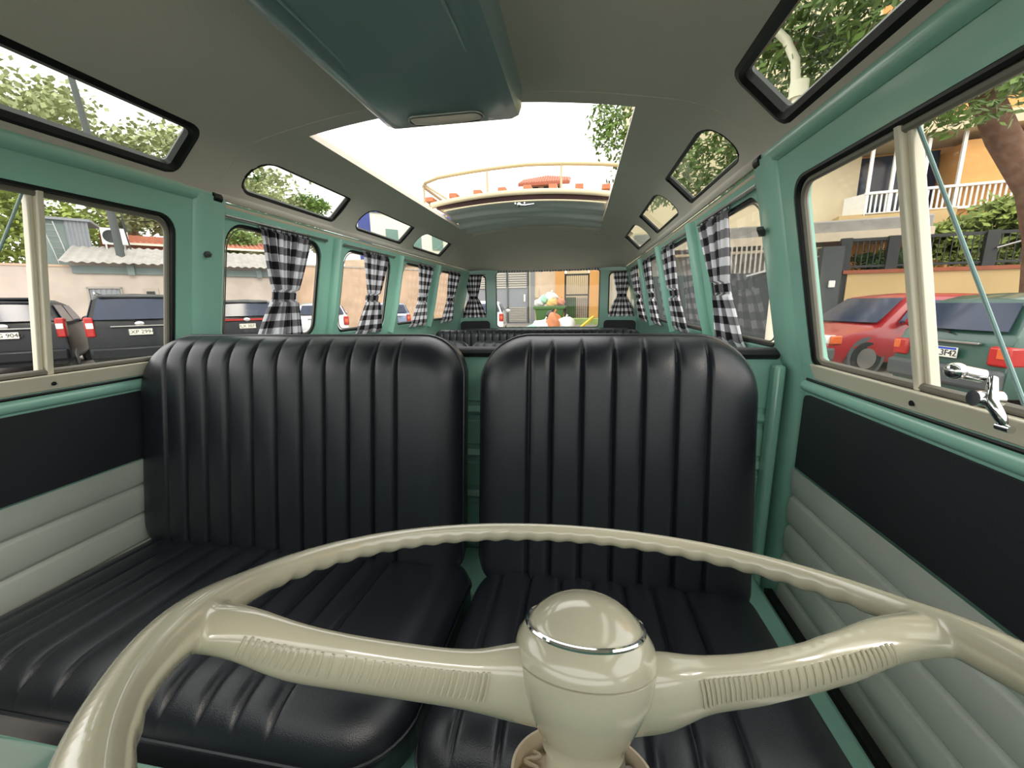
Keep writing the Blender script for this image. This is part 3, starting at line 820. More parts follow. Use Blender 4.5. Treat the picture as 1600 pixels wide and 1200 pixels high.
for s in (-1, 1):
    def mpf(h, z, off, s=s): return side(s, off)(h, z)
    for i, (c, w) in enumerate(CL[s]):
        curtain('curtain', mpf, c, w, .090, w*(1.0 if s < 0 else .92), -.022, .362, .148, 'gingham curtain tied in the %s window behind the cab on the %s' % (ORD[i], NAMES[s]), 'gingham curtains of the side and corner windows', ph=i+s*5+6)
        rod(mpf, WIN[i][0]-.012, WIN[i][1]+.012, .357, 'thin metal curtain rod over the %s window on the %s' % (ORD[i], NAMES[s]), 'curtain rods')
for s in (-1, 1):
    def mpf(h, z, off): return rear(off)(h, z)
    curtain('curtain', mpf, s*.628, .150, .062, .205, -.004, .362, .165, 'black and white gingham curtain in the rear corner window on the %s' % NAMES[s], 'gingham curtains of the side and corner windows', ph=20+s)
    rod(mpf, min(s*.53, s*.735), max(s*.53, s*.735), .359, 'short curtain rod over the rear corner window on the %s' % NAMES[s], 'curtain rods')
# scalloped valance fringe at the top of the rear window
m = MB(); m.grid(lambda x, v: rear(-.012-.004*math.sin(x*160))(x, .392-.012*v-(.006*abs(math.sin(x*40))*v)), [-.43+.88*i/160 for i in range(161)], [0, .5, 1])
o = m.build('valance', ging, loc=rear(-.012)(0, .385), smooth=80); uvl = o.data.uv_layers.new(name='cloth')
for lp in o.data.loops:
    i, j = divmod(lp.vertex_index, 3); uvl.data[lp.index].uv = (i*.011, j*.01)
tag(o, 'narrow gathered gingham valance along the top of the rear window', 'valance')
#PART2
# ================================================================== outside
def text_mesh(body, size, m, parent, M, name='lettering', ext=.003):
    c = bpy.data.curves.new(name, 'FONT'); c.body = body; c.size = size; c.align_x = 'CENTER'; c.align_y = 'CENTER'; c.extrude = ext
    t = bpy.data.objects.new('tmp', c); COL.objects.link(t)
    dg = bpy.context.evaluated_depsgraph_get(); me = bpy.data.meshes.new_from_object(t.evaluated_get(dg))
    bpy.data.objects.remove(t); bpy.data.curves.remove(c)
    me.name = name; me.materials.clear(); me.materials.append(m)
    o = bpy.data.objects.new(name, me); COL.objects.link(o); o.parent = parent; o.matrix_local = M
    return o
# street
MB().box(-60, 60, -25, 75, -.12, 0).build('floor_street', asphalt).__setitem__('kind', 'structure')

# facades that stand along three lines of the street
LP = ((-19.98, 13.32, 0), math.atan2(15.38, 15.50))
RP = ((8.847, 13.5225, 0), math.atan2(-.2101, .9777))
BP = ((-8, 28.7, 0), 0)

def corr_sheet(x0, x1, y0, z0, y1, z1, pitch=.18, amp=.03):
    """corrugated sheet falling from back (y1, z1) to front (y0, z0)"""
    n = int((x1-x0)/pitch*8)
    m = MB(); m.grid(lambda u, v: (x0+(x1-x0)*u, y0+(y1-y0)*v, z0+(z1-z0)*v+amp*math.sin(2*PI*(x1-x0)*u/pitch)), [i/n for i in range(n+1)], [0, .5, 1]); return m
def corr_wall(x0, x1, y, z0, z1, pitch=.18, amp=.03):
    n = max(8, int((x1-x0)/pitch*8))
    m = MB(); m.grid(lambda u, v: (x0+(x1-x0)*u, y+amp*math.sin(2*PI*(x1-x0)*u/pitch), z0+(z1-z0)*v), [i/n for i in range(n+1)], [0, 1]); return m

# --- passenger side of the street
e = empty('plaster_house', *LP, label='low stained plaster house with a corrugated roof behind the parked cars', cat='building')
MB().box(.3, 7.6, 0, 5, 0, 3.30).build('wall', plaster, e)
corr_sheet(.1, 7.7, -.55, 3.22, 2.0, 4.10, .30, .028).build('corrugated_roof', corr, e, solid=.02)
MB().box(.35, 7.6, -.10, -.02, 2.82, 3.12).build('fascia', corrd, e, bevel=.01)
for x in (2.0, 4.9, 6.6): MB().box(x, x+.22, -.2, -.1, 2.78, 3.2).build('bracket', corrd, e)
m = corr_wall(.72, 1.62, -.04, .1, 2.2, .16, .02); m.build('metal_door', greym, e)
MB().box(.64, .70, -.08, .02, 0, 2.27).box(1.64, 1.70, -.08, .02, 0, 2.27).box(.64, 1.70, -.08, .02, 2.22, 2.30).build('door_surround', corr, e)
MB().box(2.36, 2.86, -.06, 0, 1.8, 2.25).build('window_surround', concrete, e)
MB().box(2.46, 2.74, -.08, -.05, 1.88, 2.12).build('window_grille', darkm, e)
e = empty('boundary_wall', *LP, label='tan rendered boundary wall running from the plaster house to the grey gate', cat='wall')
MB().box(7.6, 17.2, 0, .25, 0, 3.42).build('render', plasterb, e); MB().box(7.6, 17.2, -.04, .3, 3.42, 3.50).build('coping', concrete, e)
e = empty('boundary_wall', *LP, label='weathered plaster wall beside the corrugated tank shed', cat='wall')
MB().box(-16, .3, 0, .25, 0, 3.06).build('render', plaster, e); MB().box(-16, .3, -.03, .28, 3.06, 3.14).build('coping', plasterb, e)
tag(MB().box(-16, 17, -2.4, -.02, 0, .14).build('pavement', concrete, loc=(0, 0, 0)), kind='structure'); o = bpy.data.objects['pavement']; o.location = LP[0]; o.rotation_euler = (0, 0, LP[1])
e = empty('tank_shed', *LP, label='grey corrugated metal tank shed on top of the plaster wall', cat='shed')
MB().box(-.95, .02, 2.0, 3.6, 3.1, 5.1).build('shed_box', corrd, e)
corr_wall(.02, .74, 1.9, 3.62, 5.12, .12, .02).build('corrugated_panel', greym, e)
MB().box(-1.05, .85, 1.8, 3.8, 5.1, 5.2).build('shed_roof', greym, e)
e = empty('ladder', *LP, label='thin metal ladder leaning on the corrugated tank shed', cat='ladder')
for x0, x1 in ((-.62, -.28), (-.26, .05)): MB().tube([(x0, 1.7, 5.0), (x1, 1.5, 3.3)], .018, 6).build('side_rail', alum, e)
for i in range(7):
    t = .08+i*.14; MB().tube([(-.62+.34*t, 1.7-.2*t, 5-1.7*t), (-.26+.31*t, 1.7-.2*t, 5-1.7*t)], .014, 6).build('rung', alum, e)
e = empty('red_roof_house', *LP, label='house with red louvred wall and red tile roof behind the corrugated roof', cat='building')
MB().box(.8, 4.2, 3.4, 8, 0, 4.85).build('wall', tile, e)
m = MB()
for k in range(8): m.box(.82, 1.35, 3.33, 3.4, 4.0+k*.11, 4.07+k*.11)
m.build('louvres', brickcap, e)
m = corr_sheet(1.5, 8.2, 3.0, 4.45, 6.5, 5.2, .22, .04); m.build('tile_roof', tile, e, solid=.03)
MB().box(1.5, 8.2, 2.95, 3.02, 4.36, 4.46).build('gutter', creamf, e)
# air conditioner
b0 = Vector((1.52, 1.7, 3.95)); e = empty('air_conditioner', LP[0], LP[1], label='white air conditioner unit with a round fan beside the utility pole', cat='air conditioner')
MB().box(1.10, 1.95, 1.8, 2.15, 4.2, 4.9).build('housing', whitep, e, bevel=.03)
m = MB(); M = Matrix.Translation((1.42, 1.79, 4.55)) @ Matrix.Rotation(PI/2, 4, 'X'); m.lathe([(.27, 0), (.27, .02), (.24, .03), (.24, 0)], 28, M)
for k in range(8): m.bar((1.42, 1.77, 4.55), (1.42+.25*math.cos(k*PI/4), 1.77, 4.55+.25*math.sin(k*PI/4)), .012, .012, (0, 1, 0))
m.build('fan_guard', bumperm, e)
MB().box(1.2, 1.26, 1.7, 2.15, 3.7, 4.2).box(1.8, 1.86, 1.7, 2.15, 3.7, 4.2).build('bracket', alum, e)
# poles
e = empty('utility_pole', (LP[0][0]+1.9*.71, LP[0][1]+1.9*.705, 0), LP[1], label='dark leaning utility pole rising beside the air conditioner', cat='pole')
MB().tube([(-.05, .6, 0), (-.15, .6, 5), (-.6, .7, 11)], [.16, .14, .1], 10).build('shaft', bumperm, e)
m = MB()
for dx, z in ((.25, 3.9), (.22, 4.6)): m.tube([(dx, .5, z), (dx-.12, .5, z+1.2)], .03, 6)
m.build('conduit', darkm, e)
e = empty('utility_pole', (-16.6, 16.9, 0), label='pale concrete utility pole seen through the roof window over the passenger door', cat='pole')
MB().tube([(0, 0, 0), (0, 0, 12.5)], [.2, .14], 10).build('shaft', concrete, e)
MB().box(-.8, .8, -.06, .06, 11.2, 11.35).build('crossarm', concrete, e)
e = empty('leaning_post', *LP, label='flat grey post leaning on the tan boundary wall', cat='post')
MB().bar((7.95, -.5, 0), (8.16, -.1, 2.72), .26, .10, (0, 1, 0)).build('board', greym, e)
e = empty('orange_building', *LP, label='orange rendered building beyond the corrugated roof', cat='building')
MB().box(4.3, 9.4, 12, 18, 0, 6.15).build('wall', orange, e); MB().box(4.2, 9.5, 11.9, 18.1, 6.15, 6.3).build('parapet', beige, e)
e = empty('white_building', *LP, label='tall white building with a blue frame far behind the tan wall', cat='building')
MB().box(17.4, 30, 20, 27, 0, 10.9).build('wall', whitep, e)
MB().box(17.2, 18.4, 19.8, 20, 5, 11.1).build('blue_frame', bluep, e); MB().box(17.2, 30, 19.8, 20, 10.7, 11.3).build('blue_fascia', bluep, e)
for x in (20, 22.6, 25.2): MB().box(x, x+1.3, 19.9, 20, 7.4, 9.2).build('window', edgeglass, e)

# --- end of the street
e = empty('louvred_gate', *BP, label='wide grey steel gate with louvred panels at the end of the street', cat='gate')
MB().box(.2, 4.7, .05, .12, 0, 3.9).build('panel', greym, e)
m = MB()
for x0, x1 in ((.35, 1.75), (1.85, 3.15), (3.3, 4.6)):
    for k in range(9): m.box(x0, x1, -.02, .05, 2.45+k*.155, 2.55+k*.155)
m.build('upper_louvres', greyl, e)
m = MB()
for x0, x1 in ((1.6, 3.1), (3.3, 4.6)):
    for k in range(9): m.box(x0, x1, -.02, .05, .12+k*.115, .185+k*.115)
m.build('lower_louvres', greyl, e)
for x in (.2, 1.78, 3.2, 4.66): MB().box(x, x+.1, -.05, .13, 0, 3.9).build('stile', bumperm if x > 3 else greym, e)
m = MB(); m.box(4.4, 4.52, -.1, -.02, 1.5, 2.0); m.build('handle', whitep, e)
MB().box(4.85, 5.15, -.1, .3, 0, 4.2).build('gate_post', greym, e)
e = empty('street_house', *BP, label='cream stone house front with orange pillars around the stair gate', cat='building')
MB().box(-9, .2, .1, .5, 0, 4.6).build('wall', rearwall, e); MB().box(5.1, 6.6, 0, .5, 0, 4.6).build('wall', rearwall, e); MB().box(9.55, 20, .3, .8, 0, 4.6).build('wall', rearwall, e)
MB().box(-9, 20, -.1, .6, 4.2, 4.7).build('lintel', rearwall, e)
for x in (6.6, 8.9): MB().box(x, x+.62, -.25, .5, 0, 4.2).build('orange_pillar', orange, e)
MB().box(4.95, 5.45, -.06, .02, 1.75, 2.4).build('mailbox_recess', beige, e)
m = MB()
for i in range(9): m.box(7.2, 8.9, .6+i*.4, 1.0+i*.4, 0, .2+i*.19)
m.build('stairs', concrete, e)
MB().box(7.2, 8.9, 4.4, 4.6, 0, 4.6).build('back_wall', beige, e)
MB().box(7.2, 8.0, .55, .7, .2, 1.75).build('green_door_panel', bingreen, e)
e = empty('iron_gate', *BP, label='dark iron gate in front of the steps between orange pillars', cat='gate')
m = MB()
for k in range(12): m.box(7.32+k*.135, 7.345+k*.135, .1, .13, .1, 3.3)
m.build('bars', darkm, e)
m = MB(); m.box(7.22, 8.9, .08, .15, 3.2, 3.32).box(7.22, 8.9, .08, .15, 1.85, 1.95).box(7.22, 8.9, .08, .15, .1, .2).box(7.22, 7.32, .06, .17, 0, 3.35).box(8.8, 8.9, .06, .17, 0, 3.35); m.build('gate_frame', darkm, e)
tag(MB().box(-1.2, 2.2, 26.4, 28.4, 0, .35).build('green_step', grass, loc=(.5, 27.4, 0)), 'mossy green painted step in front of the iron gate', 'step')
e = empty('sheet_metal_fence', *BP, label='pale corrugated sheet fence seen through the rear corner window', cat='fence')
corr_wall(9.9, 20, .1, 0, 3.7, .45, .06).build('sheet', greyl, e)
tag(MB().bar((.35, 22.3, .05), (1.05, 22.8, .62), .16, .10).build('yellow_ramp', mat('yellow_paint', (226, 196, 60), .5), loc=(.6, 22.5, .05)), 'yellow kerb ramp lying in front of the green step', 'ramp')
# green bin
e = empty('wheeled_bin', (-1.03, 18.0, 0), label='green wheeled rubbish bin overflowing with bags', cat='bin'); bl = (-1.03, 18.0, 0)
m = MB(); x0, y0 = -1.03, 18.4
def binf(u, v):
    a = [(-1, -1), (1, -1), (1, 1), (-1, 1)][u]; k = .50+.12*v; kk = .36+.10*v
    return (x0+a[0]*k, y0+a[1]*kk, .16+1.0*v)
m.grid(binf, [0, 1, 2, 3], [0, .5, 1], closed_u=True); m.build('tub', bingreen, e, bl, smooth=20, solid=.03)
m = MB(); m.box(x0-.70, x0+.70, y0-.52, y0-.42, 1.12, 1.26).box(x0-.70, x0+.70, y0+.42, y0+.52, 1.12, 1.26).box(x0-.70, x0-.60, y0-.5, y0+.5, 1.12, 1.26).box(x0+.60, x0+.70, y0-.5, y0+.5, 1.12, 1.26); m.build('rim', bingreen, e, bl, bevel=.02)
m = MB(); m.box(x0+.66, x0+.74, y0-.3, y0+.55, .3, 1.2); m.build('lid_folded_back', darkm, e, bl)
for dx in (-.42, .42):
    for dy in (-.3, .3): MB().tube([(x0+dx-.03, y0+dy, .1), (x0+dx+.03, y0+dy, .1)], .1, 14).build('wheel', tyre, e, bl)
def bag(x, y, z, r, m_, label, sq=(1, 1, .8)):
    rng = random.Random(int(x*100+z*37)); m = MB(); m.ico((x, y, z), r, 3, .13, sq, rng)
    m.tube([(x, y, z+r*sq[2]*.85), (x+.02, y, z+r*sq[2]*1.1), (x+.07, y, z+r*sq[2]*1.25)], [.05, .025, .05], 8)
    tag(m.build('rubbish_bag', m_, loc=(x, y, z-r*sq[2]), smooth=80), label, 'rubbish bag')
for a in ((-1.50, 18.3, 1.40, .22, bagwht, 'white rubbish bag at the rim corner of the green bin nearest the wall pillar'), (-1.30, 18.35, 1.52, .24, baggrn, 'pale green rubbish bag heaped in the green bin'), (-.98, 18.45, 1.62, .30, bagwht, 'big white rubbish bag on top of the heap in the green bin'),
          (-.92, 18.1, 1.38, .23, bagyel, 'yellow rubbish bag at the front of the green bin'), (-.58, 18.4, 1.40, .24, bagorg, 'orange rubbish bag beside the folded lid of the green bin')): bag(*a)
for a in ((-1.10, 16.7, .40, .42, bagwht, 'long white rubbish bag lying on the street before the green bin', (1.3, .9, .8)), (-.72, 16.6, .52, .42, bagorg, 'orange rubbish bag leaning in the pile on the street', (.8, .9, 1.15)), (-.26, 16.6, .44, .40, bagwht, 'crumpled white rubbish bag at the end of the street pile', (1, .9, .95)),
          (-.85, 16.9, .88, .24, bagblk, 'small black rubbish bag on top of the street pile'), (-1.60, 16.6, .26, .34, baggrn, 'flat pale green rubbish bag at the edge of the street pile', (1.3, 1, .7))): bag(*a)
# far tiled houses seen through the roof opening
e = empty('tiled_house', (-3.2, 40, 0), label='tall house with a terracotta tiled roof seen through the sunroof', cat='building'); hl = (-3.2, 40, 0)
MB().box(-4.6, -1.6, 40, 46, 0, 12.2).build('wall', beige, e, hl)
for x in (-4.2, -3.2, -2.3): MB().box(x, x+.5, 39.92, 40, 10.9, 11.9).build('window', carglass, e, hl)
m = MB(); m.grid(lambda u, v: (-5.4+4.6*u, 39+3.5*v, 12.0+1.5*v+.08*math.sin(u*40*PI)-.5*abs(u-.5)*v), [i/160 for i in range(161)], [0, 1]); m.build('tile_roof', tile, e, hl, solid=.12)
MB().box(-5.45, -.8, 38.95, 39.1, 11.8, 12.0).build('eave_board', brickcap, e, hl)
e = empty('tiled_house', (-7, 37, 0), label='long low roof of terracotta tiles below the tall tiled house', cat='building'); hl = (-7, 37, 0)
MB().box(-11, -1.2, 37, 39, 0, 10.1).build('wall', beige, e, hl)
m = MB(); m.grid(lambda u, v: (-11.4+10.4*u, 36.4+2.4*v, 10.0+.7*v+.07*math.sin(u*90*PI)), [i/300 for i in range(301)], [0, 1]); m.build('tile_roof', tile, e, hl, solid=.1)

# --- driver's side of the street
e = empty('retaining_wall', *RP, label='ochre retaining wall with a brick coping behind the red and green cars', cat='wall')
MB().box(-.82, 12, 0, .35, 0, 2.10).build('render', ochre, e); MB().box(-.95, 12, -.05, .4, 2.10, 2.20).build('coping', brickcap, e)
e = empty('iron_fence', *RP, label='black fence with wide posts on top of the ochre wall', cat='fence')
for x in (-1.05, .05, 2.1, 4.2, 6.3): MB().box(x, x+.26, .05, .2, 2.2 if x > -1 else 0, 3.12).build('post', darkm, e)
MB().box(-.9, 8, .1, .15, 3.02, 3.10).box(-.9, 8, .1, .15, 2.28, 2.34).build('rail', darkm, e)
m = MB()
for k in range(60): m.box(-.8+k*.14, -.78+k*.14, .11, .13, 2.25, 3.05)
m.build('bars', darkm, e)
MB().tube([(2.3, 0, 2.65), (3.2, -.05, 2.95)], .025, 8).build('handrail', alum, e)
e = empty('garage', *RP, label='dark garage entrance under a grey flat canopy beside the ochre wall', cat='garage')
MB().box(-7, 1.2, .6, 4.0, 3.30, 3.72).build('canopy', corr, e, bevel=.05)
MB().box(-7, 1.2, .5, .65, 3.10, 3.36).build('canopy_beam', creamd, e)
MB().box(-7, -1.0, .5, .6, 0, 2.25).build('gate_leaf', bumperm, e)
MB().box(-1.5, -.98, -.05, .5, 0, 2.9).build('gate_post', bumperm, e)
MB().box(-7, -1.2, 4.0, 4.1, 0, 3.2).build('back_wall', greyl, e)
m = MB()
for k in range(16): m.box(-4.3+k*.14, -4.25+k*.14, .45, .5, 2.25, 3.1)
m.build('bars', greyl, e)
MB().bar((-3.4, .3, 2.15), (-1.3, .3, 2.72), .05, .05).build('brace', alum, e)
e = empty('lamp_box', *RP, label='small white lamp box on the dark garage gate post', cat='lamp')
MB().box(-1.28, -1.12, -.12, -.05, 1.72, 1.92).build('lamp_body', whitep, e, bevel=.02)
# balcony house
e = empty('balcony_house', *RP, label='beige and orange house with a white balcony railing above the ochre wall', cat='building')
MB().box(-8, .55, 4.6, 10, 0, 12).build('wall', beige, e)
MB().box(.55, 14, 5.6, 10, 0, 14).build('orange_wall', orange, e)
MB().box(3.15, 14, 4.05, 5.6, 0, 6.45).build('orange_block', orange, e)
MB().box(-.1, 3.15, 3.9, 5.6, 3.85, 4.35).build('balcony_slab', ochre, e)
MB().box(-.6, 14, 3.6, 5.6, 6.7, 7.1).build('balcony_roof', beige, e)
MB().box(.55, 3.1, 5.45, 5.6, 4.3, 6.6).build('glazing', carglass, e)
for x in (.60, 1.25, 2.1, 3.0): MB().box(x, x+.09, 3.9, 4.0, 4.35, 6.7).build('white_post', whitep, e)
m = MB()
for k in range(40): m.box(.62+k*.14, .67+k*.14, 3.92, 3.96, 4.35, 5.0)
m.box(.58, 6.3, 3.88, 4.0, 5.0, 5.08).box(.58, 6.3, 3.9, 3.98, 4.3, 4.38); m.build('railing', whitep, e)
MB().add([(.20, 4.6, 4.2), (.64, 3.9, 4.3), (.64, 3.9, 5.05), (.20, 4.6, 5.05)], [(0, 1, 2, 3)]).build('railing_end_panel', whitep, e, solid=.05)
for z in (8.2, 10.6): MB().box(4, 5.2, 5.5, 5.6, z, z+1.3).box(6.5, 7.7, 5.5, 5.6, z, z+1.3).build('window', carglass, e)
MB().box(-3.4, -2.2, 4.5, 4.6, 5.2, 6.6).build('window', carglass, e)
m = MB()
for k in range(22): m.box(.4+k*.11, .44+k*.11, 3.2, 3.25, 2.9, 3.8)
m.build('timber_screen', ochre, e)

# foliage
def leaves(blobs, size, n, seed, hang=0):
    rng = random.Random(seed); m = MB()
    tot = sum(b[1][0]*b[1][1]*b[1][2] for b in blobs)
    for c, r in blobs:
        k = int(n*r[0]*r[1]*r[2]/tot)
        sub = [(rng.gauss(0, 1), rng.gauss(0, 1), rng.gauss(0, 1)) for _ in range(26)]
        cl = []
        for g in sub:
            L = math.sqrt(sum(q*q for q in g)); q = rng.uniform(.45, .95); cl.append([g[i]/L*q for i in range(3)])
        for _ in range(k):
            cc = rng.choice(cl); o = [rng.gauss(0, .17) for _ in range(3)]
            p = Vector([c[i]+(cc[i]+o[i])*r[i] for i in range(3)])
            d = Vector((rng.gauss(0, 1), rng.gauss(0, 1), rng.gauss(0, .6)-hang)).normalized()
            s = d.orthogonal().normalized()*size*.28*rng.uniform(.7, 1.3); d = d*size*rng.uniform(.7, 1.3)
            m.add([p, p+d*.5+s, p+d, p+d*.5-s], [(0, 1, 2, 3)])
    return m
def tree(name, label, base, trunk, blobs, lm, size, n, seed, branches=(), hang=0, tm=None):
    e = empty(name, base, label=label, cat='tree' if 'tree' in name else 'bush')
    if trunk:
        m = MB(); m.tube([p for p, r in trunk], [r for p, r in trunk], 14)
        m.build('trunk', tm or bark, e, base, smooth=80)
    for br in branches:
        m = MB(); m.tube([p for p, r in br], [r for p, r in br], 8); m.build('branch', tm or bark, e, base)
    leaves(blobs, size, n, seed, hang).build('foliage', lm, e, base, smooth=0)
    return e
def rp(s, y, z):
    c, q = math.cos(RP[1]), math.sin(RP[1]); return (RP[0][0]+s*c-y*q, RP[0][1]+s*q+y*c, z)
tb = [rp(1.85, -2.5, 0), rp(1.90, -2.5, 1.3), rp(1.72, -2.5, 2.5), rp(1.38, -2.5, 3.6), rp(.72, -2.5, 4.7), rp(.22, -2.6, 5.6), rp(-.1, -2.7, 6.3)]
tree('shade_tree', 'big leaning tree on the kerb by the ochre wall, its crown reaching over the bus', tb[0],
     [(tb[0], .40), (tb[1], .33), (tb[2], .29), (tb[3], .27), (tb[4], .26), (tb[5], .24), (tb[6], .2)],
     [((5.2, 9.6, 6.6), (2.6, 2.4, 1.5)), ((4.3, 13.4, 5.9), (2.2, 2.0, 1.3)), ((1.55, 15, 7.2), (1.1, 1.2, 1.7)), ((2.9, 14.8, 5.4), (1.4, 1.2, 1.0)), ((8.3, 10.4, 6.1), (2.0, 1.6, 1.0)), ((7.4, 9.6, 5.0), (1.2, 1.0, .6)), ((4.6, 6.6, 6.3), (1.6, 1.6, 1.0))],
     leafg, .20, 16000, 3, branches=[[(tb[6], .18), ((5.9, 10.5, 6.7), .14), ((3.6, 11.4, 7.0), .08), ((1.8, 14, 7.4), .04)], [(tb[5], .18), ((7.4, 9.6, 6.3), .12), ((5.0, 8.0, 6.6), .07)], [(tb[6], .16), ((8.4, 12.3, 7.2), .1), ((5.5, 13.6, 6.6), .06)]], hang=.5)
tree('leafy_bush', 'bright green spiky bush above the black fence', rp(3, 1.6, 2.2), None, [(rp(3.0, 1.5, 3.4), (1.3, .8, .65)), (rp(4.4, 1.7, 3.2), (1.3, .8, .9)), (rp(2.2, 1.3, 3.0), (.7, .6, .5))], leafy, .30, 5200, 5)
for k in range(3):
    tree('hedge_bush', ('clipped hedge bush behind the fence beside the garage post', 'clipped hedge bush behind the middle of the black fence', 'clipped hedge bush behind the fence under the spiky bush')[k], rp(.6+k*2.1, 1.3, 2.0), None, [(rp(.6+k*2.1, 1.3, 2.5), (1.15, .45, .40))], leafd if k == 0 else leafy, .11, 3800, 11+k)
tree('background_tree', 'tall pale feathery tree seen through the roof window over the passenger door', (-29, 24, 0), [((-29, 24, 0), .4), ((-29.5, 24, 7), .3), ((-30, 24, 11), .18)],
     [((-33, 21.5, 12.4), (4.6, 4, 2.5)), ((-28.5, 26.6, 12.2), (4, 4, 2.3)), ((-24.5, 29.5, 11.0), (2.6, 3, 1.6))], leafp, .42, 7000, 21,
     branches=[[((-29.5, 24, 6), .2), ((-33, 22, 11), .08)], [((-29.5, 24, 7), .2), ((-27, 27, 12), .08)]])
tree('background_tree', 'bright green tree behind the plaster wall at the edge of the passenger door window', (-26.5, 16.5, 0), [((-26.5, 16.5, 0), .25), ((-26.5, 16.5, 5), .12)], [((-26.8, 16.0, 5.6), (2.5, 2.2, 2.4)), ((-25.2, 18.2, 5.0), (1.6, 1.6, 1.9))], leafy, .28, 6500, 22)
tree('background_tree', 'golden branched tree behind the red roofed house', (-25, 24, 0), [((-25, 24, 0), .28), ((-24.8, 24.2, 7), .12), ((-24.3, 24.5, 10), .05)], [((-26, 22.5, 7.9), (3.4, 2.6, 1.9)), ((-21.5, 27, 7.0), (3.2, 2.6, 1.9))], leafp, .34, 9500, 23,
     branches=[[((-25, 24, 4), .1), ((-26.6, 22.5, 9), .05)], [((-24.5, 24.4, 4), .1), ((-22.5, 26, 8.6), .05)], [((-22, 27, 2), .12), ((-21.4, 27.3, 8), .06)]], tm=ochre)
tree('background_tree', 'dark round tree seen through the first roof window behind the passenger door', (-26.5, 33, 0), [((-26.5, 33, 0), .35), ((-26.5, 33, 9), .2)], [((-27.6, 32.8, 11.6), (1.7, 1.6, 1.2)), ((-24.0, 34.8, 9.9), (2.0, 2, 1.2))], leafg, .34, 3000, 24)
tree('background_tree', 'small green tree in front of the orange building', (-21, 20.5, 0), [((-21, 21.5, 0), .15), ((-21, 21.5, 4), .08)], [((-20.4, 21.7, 5.1), (2.2, 1.6, 1.0))], leafg, .22, 3600, 25)
# curved street lamp
e = empty('street_lamp', (3.84, 8.27, 0), label='white street lamp with a curved arm seen through the roof window over the driver door', cat='street lamp'); ll = (3.84, 8.27, 0)
MB().tube([(3.84, 8.27, 0), (3.84, 8.27, 4.75)], [.10, .09], 14).build('post', creamf, e, ll)
MB().tube([(3.84, 8.27, 4.7), (3.84, 8.27, 4.95)], .14, 14).build('collar', creamf, e, ll)
MB().tube([(3.80, 8.3, 4.9), (3.76, 8.32, 5.3), (3.62, 8.4, 5.65), (3.4, 8.45, 5.9), (3.1, 8.5, 6.05), (2.6, 8.6, 6.15)], [.075, .07, .065, .06, .055, .05], 12).build('arm', creamf, e, ll)
MB().ico((2.35, 8.65, 6.12), .22, 3, 0, (1.4, .7, .45)).build('lamp_head', greym, e, ll)

